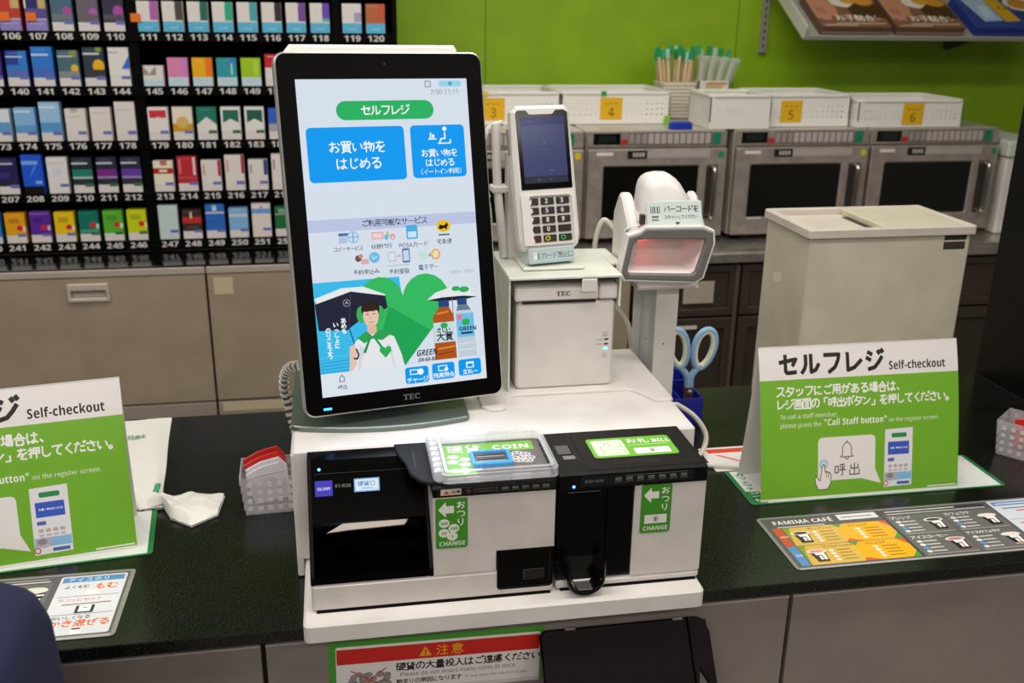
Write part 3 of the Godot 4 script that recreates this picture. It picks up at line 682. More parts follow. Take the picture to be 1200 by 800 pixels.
func print_band(n: int) -> Image:
	var k := Ink.new(760, 80, "0d0c0c")
	if n == 0:
		k.rect(20, 8, 150, 72, "cdbfae"); k.pts([36, 62, 56, 24, 76, 62], "a8501e"); k.jp("注意", 84, 24, 32, 4, "3a302a"); k.oval(196, 42, 16, 22, "6a2a2c")
		for i in 2: k.ln([230, 28 + i * 26, 360, 26 + i * 26], 4, "7a7474")
		k.ln([376, 10, 376, 70], 3, "6a6666")
	for i in (5 if n == 0 else 7):
		var x := 410.0 + i * 66 if n == 0 else 230 + i * 74.0
		k.rr(x, 24, x + 40, 46, 5, "8a8886"); k.rr(x + 5, 28, x + 34, 42, 4, "0d0c0c"); k.ln([x + 10, 35, x + 28, 33], 4, "a8a6a2"); k.ln([x - 4, 58, x + 46, 56], 4, "74726f")
	if n == 1: k.ln([300, 12, 720, 10], 4, "6a6866"); k.en("RAD-N20", 24, 52, 30, "6a6e74", true)
	return k.img

func print_badge(n: int) -> Image:
	var k := Ink.new(160, 96 if n else 150, "2a22b4")
	if n == 0: k.en("GLORY", 18, 92, 38, "d8dcf4", true)
	else:
		k.rect(0, 0, 160, 96, "7ab0e0"); k.rr(8, 8, 152, 88, 10, "cfe2f4"); k.jp("硬貨口", 22, 20, 36, 4, "4a86cc", 1.05); k.ln([50, 72, 110, 72], 6, "6aa0dc")
	return k.img

func print_tag() -> Image:
	var k := Ink.new(300, 160, "c9c5cc")
	k.rect(0, 0, 300, 6, "8f8a92"); k.ln([150, 50, 170, 34, 196, 40, 206, 58], 6, "4a4650"); k.ln([150, 56, 214, 66], 6, "5a5660"); k.oval(118, 60, 9, 7, "6a6670")
	return k.img
# ---------------------------------------------------------------- scene
var white: StandardMaterial3D
var black: StandardMaterial3D
var gloss: StandardMaterial3D
var steel: StandardMaterial3D

func _ready() -> void:
	# --- camera
	var cam := Camera3D.new()
	cam.name = "camera"
	cam.fov = rad_to_deg(2.0 * atan(400.0 / 1152.0))
	cam.transform = Transform3D(Basis(Vector3(0.98454, 0.01338, 0.17464), Vector3(0.04482, 0.94465, -0.32501), Vector3(-0.16932, 0.32781, 0.92945)).orthonormalized(), Vector3(0, 1.67, 0))
	cam.near = 0.05; cam.far = 50.0
	var lens := CameraAttributesPhysical.new()
	lens.frustum_focus_distance = 1.28; lens.frustum_focal_length = 12.0 * 1152.0 / 400.0; lens.exposure_aperture = FSTOP
	if FSTOP > 0.0: cam.attributes = lens
	add_child(cam)
	cam.fov = rad_to_deg(2.0 * atan(400.0 / 1152.0))
	cam.current = true
	# --- surroundings: a closed shop, so the sky hardly matters
	var env := Environment.new()
	env.background_mode = Environment.BG_COLOR
	env.background_color = Color(0.6, 0.6, 0.6)
	env.tonemap_mode = Environment.TONE_MAPPER_LINEAR
	env.tonemap_exposure = EXPOSURE
	env.sdfgi_enabled = true; env.ssao_enabled = true; env.ssil_enabled = true
	var we := WorldEnvironment.new()
	we.name = "environment"; we.environment = env
	add_child(we)
	# --- ceiling panels: emitting face and an area light of the same size just below it
	for p in [[-1.4, -2.15], [0.6, -2.15], [-1.5, -0.75], [0.15, -0.75], [1.8, -0.75], [-1.5, 1.15], [0.15, 1.15], [1.8, 1.15], [-1.5, 2.5], [0.15, 2.5], [1.8, 2.5]]:
		var lt := thing("ceiling_light", "flush white light panel in the shop ceiling", "light", "light panels in the ceiling", at(p[0], 2.74, p[1]))
		var fr := MB.new()
		fr.t = Transform3D(Basis(Vector3(1, 0, 0), Vector3(0, 0, 1), Vector3(0, -1, 0)), Vector3.ZERO)
		fr.ring(rrect(-0.63, -0.19, 0.63, 0.19, 0.01, 2), rrect(-0.6, -0.16, 0.6, 0.16, 0.01, 2), 0.0, 0.02, 0.003)
		put(lt, "frame", fr.mesh(), mat("e8e8e6", 0.5))
		put(lt, "light_diffuser", boxm(Vector3(-0.6, -0.006, -0.16), Vector3(0.6, 0.0, 0.16)), lamp_mat("fff6ea", 2.0))
		var al := AreaLight3D.new()
		al.name = "panel_light"; al.area_size = Vector2(1.2, 0.32); al.light_energy = LIGHT; al.light_color = Color.html("fffaf5")
		al.shadow_enabled = true; al.area_range = 12.0
		al.transform = Transform3D(Basis(Vector3(1, 0, 0), deg_to_rad(-90)), Vector3(0, -0.024, 0))
		lt.add_child(al)

	white = worn("e2ded9", "d9d4ce", 0.42, 1.5, 11)
	black = mat("050505", 0.42, 0.0, 0.25)
	gloss = mat("020202", 0.18, 0.0, 0.3)
	steel = worn("cfc9c2", "bdb7b0", 0.3, 3.0, 21, 0.9)
	build_room()
	build_counter()
	build_back()
	build_rack()
	build_microwaves()
	build_wall_shelf()
	build_register()
	build_cash_units()
	build_terminal()
	build_printer_side()
	build_counter_things()
	build_front()

func build_room() -> void:
	var fl := worn("78726a", "6e6860", 0.35, 0.8, 31)
	struct("floor", boxm(Vector3(-4.0, -0.1, -3.6), Vector3(4.0, 0, 3.6)), fl, "pale polished shop floor")
	struct("ceiling", boxm(Vector3(-4.0, 2.75, -3.6), Vector3(4.0, 2.85, 3.6)), mat("dedcd8", 0.8), "white shop ceiling")
	struct("wall_back", boxm(Vector3(-4.0, 0, -3.6), Vector3(4.0, 2.75, -3.45)), worn("95bd0e", "8db50a", 0.5, 0.9, 41), "lime green painted wall behind the microwaves")
	struct("wall_left", boxm(Vector3(-4.1, 0, -3.6), Vector3(-4.0, 2.75, 3.6)), mat("8a867e", 0.7), "grey-beige side wall")
	struct("wall_right", boxm(Vector3(4.0, 0, -3.6), Vector3(4.1, 2.75, 3.6)), mat("8c8a84", 0.7), "grey side wall")
	struct("wall_front", boxm(Vector3(-4.0, 0, 3.5), Vector3(4.0, 2.75, 3.6)), mat("4a4744", 0.7), "dark grey wall across the shop")
	# joints between the wall boards
	for x in [0.52, 1.42]:
		struct("trim_%d" % (1 if x < 1 else 2), boxm(Vector3(x, 0.95, -3.452), Vector3(x + 0.004, 2.75, -3.449)), mat("5f8410", 0.6), "narrow joint between green wall boards")

func granite() -> StandardMaterial3D:
	var m := StandardMaterial3D.new()
	m.albedo_texture = noise_tex(7, 0.3, "0a0b09", "5e615a", 1024, 0.58, 0.88, 2)
	m.uv1_triplanar = true; m.uv1_world_triplanar = true; m.uv1_scale = Vector3.ONE * 1.6
	m.roughness = 0.22; m.metallic_specular = 0.45
	return m

func build_counter() -> void:
	var w := MB.new()
	w.rbox(Vector3(-2.4, CY - 0.018, -1.715), Vector3(1.36, CY, -1.036), 0.0012)
	single("counter_worktop", "long black speckled stone worktop carrying the self-checkout machine", "worktop", w.mesh(), granite())
	var grey := worn("8d827c", "867b76", 0.5, 1.2, 51)
	var edge := mat("b3a8a1", 0.4)
	var dark := mat("2a201d", 0.7)
	var j := [-2.18, -1.491, -0.802, -0.113, 0.576, 1.265]
	var says := ["grey counter cabinet front at the far end", "grey counter cabinet front next to the navy bag", "grey counter cabinet front below the clear tag tray", "grey counter cabinet front behind the coin warning sticker", "grey counter cabinet front below the coffee menu with prices"]
	for i in 5:
		if i == 0: continue
		var t := thing("counter_cabinet", says[i], "cabinet", "grey cabinets under the counter", at(j[i], 0, 0))
		var L: float = j[i + 1] - j[i]
		put(t, "carcass", boxm(Vector3(0, 0.1, -1.69), Vector3(L, 0.93, -1.065)), dark)
		put(t, "plinth", boxm(Vector3(0, 0, -1.68), Vector3(L, 0.1, -1.1)), mat("1b1918", 0.7))
		var f := MB.new()
		f.rbox(Vector3(0.003, 0.115, -1.064), Vector3(L - 0.003, 0.9205, -1.047), 0.0008)
		put(t, "front_panel", f.mesh(), grey)
		put(t, "edge_strip", boxm(Vector3(0.003, 0.9205, -1.064), Vector3(L - 0.003, 0.9225, -1.0465)), edge)
	# black partition standing on the right end of the worktop
	var p := thing("partition", "tall glossy black partition standing at the end of the worktop", "partition")
	put(p, "board", boxm(Vector3(1.282, CY + 0.0005, -1.70), Vector3(1.32, 1.95, -1.06), 0.003), mat("0c0c0c", 0.3))
	put(p, "foot_strip", boxm(Vector3(1.279, CY + 0.0005, -1.695), Vector3(1.2819, CY + 0.008, -1.07)), mat("201f1e", 0.4))

func build_back() -> void:
	var tan_ := worn("a69680", "9f8f79", 0.5, 1.0, 61)
	var lip := mat("b3a79b", 0.45)
	var cab := [[-1.30, -0.375, "beige cabinet with a recessed pull under the cigarette rack"], [-0.371, 0.20, "beige cabinet with masking tape patches under the cigarette rack"]]
	for i in 2:
		var c: Array = cab[i]
		var t := thing("back_cabinet", c[2], "cabinet", "beige cabinets under the cigarette rack")
		put(t, "carcass", boxm(Vector3(c[0], 0.06, -3.43), Vector3(c[1], 0.93, -2.805)), mat("5a4f47", 0.7))
		put(t, "top_board", boxm(Vector3(c[0], 0.93, -3.43), Vector3(c[1], 0.95, -2.788), 0.002), lip)
		if i == 0:
			var d := MB.new()
			# door built round the pull
			d.box(Vector3(-1.298, 0.545, -2.804), Vector3(-0.744, 0.928, -2.79)); d.box(Vector3(-0.636, 0.545, -2.804), Vector3(-0.3765, 0.928, -2.79))
			d.box(Vector3(-0.744, 0.545, -2.804), Vector3(-0.636, 0.861, -2.79)); d.box(Vector3(-0.744, 0.911, -2.804), Vector3(-0.636, 0.928, -2.79))
			var door := put(t, "door", d.mesh(), tan_)
			var h := MB.new()
			h.ring(rrect(-0.745, 0.86, -0.635, 0.912, 0.003, 2), rrect(-0.737, 0.871, -0.643, 0.893, 0.003, 2), -2.80, -2.784, 0.002)
			h.box(Vector3(-0.74, 0.868, -2.803), Vector3(-0.64, 0.9, -2.801))
			put(door, "pull", h.mesh(), mat("c0b5a8", 0.4))
		else:
			put(t, "door", boxm(Vector3(c[0] + 0.0015, 0.545, -2.804), Vector3(c[1] - 0.002, 0.928, -2.79), 0.001), tan_)
		put(t, "drawer_front", boxm(Vector3(c[0] + 0.0015, 0.1, -2.804), Vector3(c[1] - 0.0015, 0.538, -2.79), 0.001), worn("a4978a", "9c8f82", 0.5, 1.0, 62))
	var tp := mat("c9bc98", 0.7)
	single("masking_tape", "square cream masking tape patch at a beige door's top corner", "tape", sheet(0.052, 0.05, 0.0006), tp, "", at(-0.327, 0.893, -2.7899))
	single("masking_tape", "long cream masking tape strip along a beige drawer's top edge", "tape", sheet(0.175, 0.028, 0.0006), tp, "", at(-0.27, 0.522, -2.7899))
	# steel worktop and the fridge units under the microwaves
	var s := MB.new()
	side_prism(s, [-2.79, 0.912, -2.79, 0.934, -2.7905, 0.938, -2.792, 0.9425, -2.795, 0.946, -2.799, 0.9485, -2.805, 0.95, -3.43, 0.95, -3.43, 0.93, -2.82, 0.93, -2.82, 0.912], 0.203, 2.32)
	single("steel_worktop", "brushed steel worktop carrying the row of microwaves", "worktop", s.mesh(), steel)
	var brown := mat("4a4038", 0.35, 0.3)
	var unit := [[0.205, 0.885, "0"], [0.889, 1.235, "dark brown cold cabinet with a paper notice, behind the scissors"], [1.239, 1.75, "dark brown cold cabinet with a shadowed glass door beside the pale bin"], [1.754, 2.31, "3"]]
	for i in [0, 1, 2, 3]:
		var u: Array = unit[i]
		var lab: String = u[2]
		if i == 0: lab = "beige front cabinet under the steel worktop behind the white printer"
		if i == 3: lab = "dark brown cold cabinet under the steel worktop beside the black partition"
		var t := thing("cold_cabinet", lab, "cabinet", "cabinets under the steel worktop")
		put(t, "carcass", boxm(Vector3(u[0], 0.08, -3.42), Vector3(u[1], 0.909, -2.83)), mat("241d19", 0.6))
		if i == 0:
			put(t, "door", boxm(Vector3(u[0] + 0.003, 0.1, -2.828), Vector3(u[0] + 0.33, 0.9, -2.81), 0.002), tan_)
			put(t, "door", boxm(Vector3(u[0] + 0.336, 0.1, -2.828), Vector3(u[1] - 0.003, 0.9, -2.81), 0.002), tan_)
			continue
		var x0: float = u[0] + 0.003; var x1: float = u[1] - 0.003
		var dr := MB.new()
		dr.ring(pv([x0, 0.735, x1, 0.735, x1, 0.9, x0, 0.9]), pv([x0 + 0.03, 0.76, x1 - 0.03, 0.76, x1 - 0.03, 0.876, x0 + 0.03, 0.876]), -2.828, -2.806, 0.003)
		dr.box(Vector3(x0 + 0.02, 0.745, -2.826), Vector3(x1 - 0.02, 0.89, -2.816))
		put(t, "drawer", dr.mesh(), brown)
		var fd := MB.new()
		fd.ring(pv([x0, 0.1, x1, 0.1, x1, 0.728, x0, 0.728]), pv([x0 + 0.035, 0.14, x1 - 0.035, 0.14, x1 - 0.035, 0.69, x0 + 0.035, 0.69]), -2.828, -2.806, 0.003)
		var door := put(t, "door", fd.mesh(), brown)
		put(door, "door_panel", boxm(Vector3(x0 + 0.03, 0.135, -2.826), Vector3(x1 - 0.03, 0.695, -2.818)), mat("3a322c", 0.4))
		put(t, "post", boxm(Vector3(x1 - 0.014, 0.1, -2.806), Vector3(x1, 0.9, -2.799), 0.002), mat("6a5c50", 0.35, 0.4))
		if i == 1:
			put(t, "paper_notice", sheet(0.1, 0.072), mat("b4a896", 0.7), at(1.102, 0.815, -2.8055))
			put(t, "paper_strip", sheet(0.09, 0.012), mat("d9d6d0", 0.7), at(1.06, 0.7, -2.8055))
			var mg := MB.new()
			mg.t = Transform3D(Basis(Vector3.RIGHT, PI / 2), Vector3(1.034, 0.845, -2.8055))
			mg.lathe([Vector2(0.0, 0.008), Vector2(0.008, 0.008), Vector2(0.011, 0.004), Vector2(0.011, 0.0)], 12)
			put(t, "magnet", mg.mesh(), mat("6fd012", 0.4))
	# white stacked boxes at the end of the steel worktop
	var wb := thing("polystyrene_box", "white box with a grey lid standing beside the last microwave", "box")
	put(wb, "body", boxm(Vector3(2.165, 0.951, -3.25), Vector3(2.31, 1.205, -2.9), 0.006), mat("dcd7d0", 0.7))
	put(wb, "lid", boxm(Vector3(2.158, 1.206, -3.26), Vector3(2.318, 1.26, -2.89), 0.006), mat("cfd0ca", 0.6))

func build_rack() -> void:
	var X0 := -1.32; var X1 := 0.178
	var zf := -2.97
	var bk := mat("030303", 0.5, 0.0, 0.22)
	var r := thing("cigarette_rack", "tall black shelf rack with numbered rows of cigarette packs", "rack")
	put(r, "back_board", boxm(Vector3(X0, 0.951, -3.44), Vector3(X1, 2.1, -3.42)), bk)
	put(r, "side_board", boxm(Vector3(X0 - 0.015, 0.951, -3.44), Vector3(X0, 2.1, zf), 0.002), bk)
	put(r, "side_board", boxm(Vector3(X1, 0.951, -3.44), Vector3(X1 + 0.015, 2.1, zf), 0.002), bk)
	put(r, "front_ledge", boxm(Vector3(X0 - 0.015, 0.951, zf), Vector3(X1 + 0.015, 0.956, -2.792), 0.001), mat("060606", 0.13))
	var ly := [1.712, 1.562, 1.416, 1.266, 1.1185, 0.977]
	for y in ly:
		put(r, "shelf", boxm(Vector3(X0, y - 0.012, -3.419), Vector3(X1, y + 0.012, zf - 0.004)), bk)
		put(r, "shelf_lip", boxm(Vector3(X0, y - 0.0135, zf - 0.004), Vector3(X1, y + 0.0125, zf), 0.001), bk)
	for x in [-0.532, 0.0215]:
		put(r, "upright", boxm(Vector3(x - 0.012, 0.956, -3.419), Vector3(x + 0.012, 2.1, zf - 0.005)), bk)
	# packs: number, column centre, height, ground colour, marks; marks are  x0 y0 x1 y1 colour  /  o cx cy r colour  /  v chevron colour  in percent of the face
	var W := "e3dcd6"
	var specs := {
		1: ["106;116;efe4d2;0 0 70 45 c9362e;60 0 100 45 c9b06c;0 45 100 70 bb3c34;TL", "107;116;efe4d2;10 0 70 45 2c2a68;64 0 100 45 c9b06c;0 45 100 70 5a4a96;TL", "108;117;496a80;0 10 80 18 c9ccd2;o 75 52 20 b04aa0;0 58 100 72 707a7e;TW", "109;117;68626e;0 10 80 18 d6d4d6;o 75 54 20 b25cae;0 58 100 72 6c6466;TW", "110;117;2f3044;0 10 80 18 c2c2ca;o 72 50 24 b048a8;0 58 100 72 55505a;TW",
			"111;90;" + W + ";62 0 100 62 b062b4;TB", "112;90;" + W + ";62 0 100 62 4a4542;TB", "113;90;" + W + ";62 0 100 62 1f6a5c;TB", "114;90;" + W + ";62 0 100 62 1fae86;TB", "115;90;" + W + ";62 0 100 62 46a7ad;TB", "116;90;" + W + ";66 0 100 62 2a2a2e;TB", "117;90;" + W + ";62 0 100 62 7a4a9c;TB", "118;90;" + W + ";62 0 100 50 6c46b4;62 50 100 62 5ab0a4;TB", "119;90;" + W + ";62 30 100 62 a9a4c4;TB", "120;90;b8683c;60 0 100 62 c45a34;TB"],
		2: ["139;104;3c327e;TW", "140;105;2f7fd0;0 0 60 40 2f3f9a;0 55 100 72 5a70b8;0 15 80 20 b8cce8;TW", "141;117;2d7ad2;0 18 80 23 c4d8f0;0 55 100 72 4a6cc0;TW", "142;107;4d6c74;60 0 90 20 8a9a40;o 78 50 18 e6bc2c;0 15 70 20 c4ccd0;0 58 100 74 8a9290;TW", "143;116;2d3a4c;62 0 90 12 8a9a40;0 14 80 20 d0d4d8;o 72 48 28 f0b414;0 57 100 74 3a3a40;TW", "144;116;e4e2de;q 60 55 100 20 100 55 3f68d8;0 12 50 15 a9a6c0;0 75 100 76 c9c6c0;TX",
			"145;62;" + W + ";0 0 64 46 9a928c;q 0 0 64 0 32 40 e3dcd6;TP", "146;86;de86b2;70 0 100 66 cc86c4;TP", "147;86;f0b20e;66 0 100 66 f07a1c;TP", "148;86;2f9aa6;60 0 100 30 3a86b8;70 20 80 60 a9d8dc;TP", "149;86;a0ca18;66 10 84 60 b9da4c;TP", "150;98;" + W + ";0 0 100 42 c8202c;TW"],
		3: ["173;99;dce4ec;0 40 100 72 5f9fd2;TW", "174;103;86b8e2;0 10 80 14 d6e6f4;0 52 100 74 5f9fd2;TW", "175;120;9cc4e8;0 12 80 16 dce8f4;0 52 100 76 5a9ad0;TW", "176;99;" + W + ";30 0 62 12 a9a49e;10 24 70 26 b4aeaa;TW", "177;103;" + W + ";12 16 80 18 b9b0b4;0 48 100 50 e4d6b4;TW", "178;120;" + W + ";10 20 80 22 c0b6ba;0 52 100 54 e4d6c0;TW",
			"179;103;e9e2dc;10 10 90 32 d23038;v 28 20 e9e2dc;TW", "180;103;ece2d0;0 50 100 74 cf9a28;o 50 46 30 dcb66a;20 0 22 40 d8ccb8;TW", "181;103;1f7a66;v 30 24 e9e2dc;TG", "182;103;e9e4de;12 10 90 48 1f6e5a;v 36 16 e9e4de;TG", "183;103;e9e4de;12 10 90 48 1f5e4e;v 36 16 e9e4de;TG", "184;98;3660c4;0 50 100 72 a9a8b0;TW"],
		4: ["207;115;241f56;0 14 80 20 b9b8cc;0 40 60 56 34307e;0 60 100 76 2a2440;TW", "208;124;1d5ad8;0 16 80 26 7aa8f0;q 30 60 60 30 70 32 5a90ee;60 66 90 74 8ab0f0;TK", "209;115;e4e0de;10 16 84 18 d8a4a8;30 30 70 50 cfd8e8;TX", "210;113;20303c;0 14 80 20 c9d0d2;0 34 100 54 1f8268;0 54 100 60 a9c4bc;0 62 100 76 2c3438;TG", "211;113;2a2a44;0 14 80 20 c9c9d2;0 34 100 54 7a2a84;0 54 100 60 9a8ac0;0 62 100 76 30303c;TG", "212;113;2c2a48;0 14 80 20 c9c9d2;0 34 100 54 6a3aa4;0 54 100 60 9a8ac0;0 62 100 76 30303c;TG",
			"213;99;ece4cc;0 24 100 42 b02a24;36 0 70 14 b4322c;30 29 70 37 ece4cc;TW", "214;113;bc2834;80 4 92 54 d8d4d4;10 8 18 50 d8868c;0 60 100 62 d87a7a;TW", "215;99;" + W + ";84 0 100 52 b4242c;10 14 20 48 d89a98;TW", "216;115;" + W + ";84 0 100 52 b4242c;10 14 20 48 d89a98;TW", "217;99;" + W + ";80 0 100 50 2c4484;10 16 18 44 9a98a4;TW", "218;117;" + W + ";10 16 18 44 8a8894;TW"],
		5: ["240;97;2a82ca;TW", "241;97;eaa41a;20 18 70 34 c88412;o 70 50 15 d8281c;84 44 100 60 e9dccc;TW", "242;99;5c2a9c;0 4 100 8 8a5ac4;20 20 60 34 4a2084;o 66 50 15 d8282c;84 44 100 60 cfc4dc;TW", "243;97;eac816;20 18 70 34 c8a412;o 70 50 15 d8281c;84 44 100 60 e9e2cc;TW", "244;99;107460;0 60 100 70 4a9a88;o 68 46 15 d82c34;84 42 100 58 cfe0dc;TG", "245;99;5ab432;20 16 70 32 4a9a28;o 68 46 15 d82c2c;84 42 100 58 dce8cc;TG", "246;100;cad60a;20 16 70 32 a9b810;o 72 46 15 d82c2c;88 42 100 58 e9ecc0;TG",
			"247;113;c6d8d4;q 44 6 70 40 72 44 7a8a8c;TX", "248;97;3c2c28;0 26 100 46 c8302c;40 8 52 30 e0cca8;20 56 80 64 5a4a3c;TW", "249;113;2a6ec4;0 22 100 28 d8c4d0;38 4 60 20 c4dcf0;0 50 100 52 1f5aa8;TW", "250;99;84b4e2;0 20 100 30 c4d0dc;TW", "251;113;e6dad4;0 16 100 30 6aa4e0;46 8 58 14 d85a5a;TX", "252;101;1f6e3c;20 8 70 22 7aa48a;0 24 100 28 b9a48a;TG"]}
	var special := {111: "white and mauve", 139: "indigo", 240: "bright blue", 113: "white and dark teal striped", 115: "white and pale teal striped", 117: "white and purple striped", 118: "white, purple and aqua striped", 140: "blue and indigo", 141: "tall royal blue white-lined", 241: "orange red-dotted", 243: "lemon yellow red-dotted", 249: "tall blue pink-banded", 112: "white and charcoal striped", 116: "white and black striped", 119: "white and pale lilac", 144: "tall white blue-cornered", 145: "very short grey and white", 150: "red-topped white", 173: "pale blue-banded white", 174: "sky blue", 175: "tall sky blue", 176: "white grey-notched", 177: "plain white", 178: "tall plain white", 179: "white red-topped chevron", 181: "all green chevron", 182: "white-edged bright green chevron", 183: "white-edged dark green chevron", 207: "plain navy", 209: "tall white pink-lined", 210: "black and green banded", 211: "black and magenta banded", 212: "black and violet banded", 213: "cream red-banded", 214: "all red", 215: "short white red-edged", 216: "tall white red-edged", 217: "white navy-edged", 218: "tall white grey-lettered", 247: "tall pale mint", 250: "light blue grey-banded", 251: "tall white blue-banded", 252: "dark green"}
	var atlas := Ink.new(64 * 12, 112 * 7, "202020")
	var cell := 0
	var todo := []
	for row in specs:
		for spec in specs[row]:
			var f: PackedStringArray = (spec as String).split(";")
			var ox := (cell % 12) * 64.0; var oy := floorf(cell / 12.0) * 112.0
			draw_pack(atlas, f, ox, oy)
			todo.append([row, f, ox, oy])
			cell += 1
	var pm := tex(atlas.img, 0.38)
	var num_font := SystemFont.new()
	num_font.font_names = PackedStringArray(["Droid Sans"]); num_font.font_weight = 700
	var ink := mat("d8d4d0", 0.7)
	for it in todo:
		var f: PackedStringArray = it[1]
		var num := f[0].to_int()
		var first: int = {1: 110, 2: 144, 3: 178, 4: 212, 5: 246}[it[0]]
		var x: float
		if num <= first: x = -0.577 - (first - num) * 0.0665
		else: x = -0.489 + (num - first - 1) * 0.0665
		if num == 119: x = 0.066
		if num == 120: x = 0.1325
		var y: float = ly[it[0]] + 0.0128
		var h := f[1].to_int() * 0.00089
		var z := zf - 0.0045
		var m := MB.new()
		m.box(Vector3(-0.0268, 0, -0.03), Vector3(0.0268, h, 0))
		for i in m.uv.size():
			var s := m.uv[i] if i < 6 else Vector2(0.08, 0.03)
			m.uv[i] = Vector2((it[2] + 1 + s.x * 62) / (64.0 * 12), (it[3] + 1 + s.y * 110) / (112.0 * 7))
		var what: String = special.get(num, pack_words(f, h))
		single("cigarette_pack", "%s cigarette pack above shelf number %d" % [what, num], "cigarette pack", m.mesh(), pm, "cigarette packs in the black rack", at(x, y, z, 0, -1.0))
		var tm := TextMesh.new()
		tm.text = str(num); tm.font = num_font; tm.font_size = 32; tm.pixel_size = 0.0265 / 32.0; tm.depth = 0.0006; tm.curve_step = 4.0
		put(r, "number_label", tm, ink, Transform3D(Basis().scaled(Vector3(1.12, 0.86, 1)), Vector3(x, ly[it[0]] - 0.0015, zf + 0.0003)))
	# orange stickers clipped to three packs
	for q in [[-0.842, 1.6], [-0.775, 1.6], [-0.507, 1.6]]:
		put(r, "orange_flag", boxm(Vector3(q[0] - 0.026, q[1], zf - 0.003), Vector3(q[0], q[1] + 0.022, zf - 0.0015)), mat("e8731a", 0.5))

func pack_words(f: PackedStringArray, h: float) -> String:
	var size := "tall " if h > 0.11 else ("very short " if h < 0.07 else "")
	var c := hue_word(Color.html(f[2]))
	var extra := ""
	for i in range(3, f.size()):
		var p := f[i].split(" ")
		if p.size() >= 5 or p[0] == "o":
			var k := hue_word(Color.html(p[p.size() - 1]))
			if k != c: extra = " and " + k; break
	return size + c + extra

func hue_word(c: Color) -> String:
	if c.s < 0.2: return "white" if c.v > 0.8 else ("grey" if c.v > 0.42 else "black")
	if c.v < 0.25: return "black"
	var d := c.h * 360
	if d < 14 or d > 345: return "red" if c.v > 0.5 else "dark red"
	if d < 36: return "orange" if c.v > 0.6 else "brown"
	if d < 58: return "yellow" if c.s > 0.5 else "cream"
	if d < 95: return "lime green"
	if d < 165: return "green"
	if d < 195: return "teal"
	if d < 250: return ("light blue" if c.s < 0.55 else "blue") if c.v > 0.45 else "navy"
	if d < 290: return "purple"
	return "pink"

func draw_pack(k: Ink, f: PackedStringArray, ox: float, oy: float) -> void:
	var S := func(px: String) -> float: return px.to_float() * 0.64
	var T := func(py: String) -> float: return py.to_float() * 1.12
	k.rect(ox, oy, ox + 64, oy + 112, f[2])
	for i in range(3, f.size()):
		var p := f[i].split(" ")
		if p[0] == "o": k.oval(ox + S.call(p[1]), oy + T.call(p[2]), S.call(p[3]), S.call(p[3]) * 1.05, p[4])
		elif p[0] == "q": k.pts([ox + S.call(p[1]), oy + T.call(p[2]), ox + S.call(p[3]), oy + T.call(p[4]), ox + S.call(p[5]), oy + T.call(p[6])], p[7])
		elif p[0] == "v":
			var y: float = T.call(p[1]); var d: float = T.call(p[2])
			k.pts([ox, oy + y + d, ox + 32, oy + y, ox + 64, oy + y + d, ox + 64, oy + y + d + 30, ox, oy + y + d + 30], p[3])
		elif p.size() == 5: k.rect(ox + S.call(p[0]), oy + T.call(p[1]), ox + S.call(p[2]), oy + T.call(p[3]), p[4])
		elif p[0].begins_with("T"):
			var h := f[1].to_float()
			var cut := 112.0 * (1.0 - 26.0 / h)
			match p[0]:
				"TW", "TG":
					k.rect(ox, oy + cut, ox + 64, oy + 112, "dfd8d4"); k.rect(ox + 36, oy + cut - 5, ox + 62, oy + cut + 6, "6a6fb8" if p[0] == "TW" else "3a6a50")
				"TK": k.rect(ox, oy + 90, ox + 64, oy + 112, "0a0909")
				"TX": k.rect(ox + 36, oy + cut - 5, ox + 62, oy + cut + 4, "5f6ac0")
				"TB": k.rect(ox, oy + 112 * 0.66, ox + 64, oy + 112, "5cb8dc"); k.rect(ox + 20, oy + 112 * 0.84, ox + 50, oy + 112 * 0.88, "8ad0ea"); k.rect(ox + 48, oy + 96, ox + 54, oy + 100, "3a84b0")
				"TP": k.rect(ox, oy + 112 * 0.68, ox + 64, oy + 112, "c4dce6"); k.rect(ox + 14, oy + 88, ox + 52, oy + 91, "a9c4d6")
				"TL": k.rect(ox, oy + 80, ox + 64, oy + 112, "8f84c4"); k.rect(ox + 10, oy + 90, ox + 54, oy + 93, "b4acd8")
	if f[2] != "1d5ad8": k.rect(ox + 10, oy + 8, ox + 44, oy + 10, Color.html(f[2]).lightened(0.25).to_html(false))
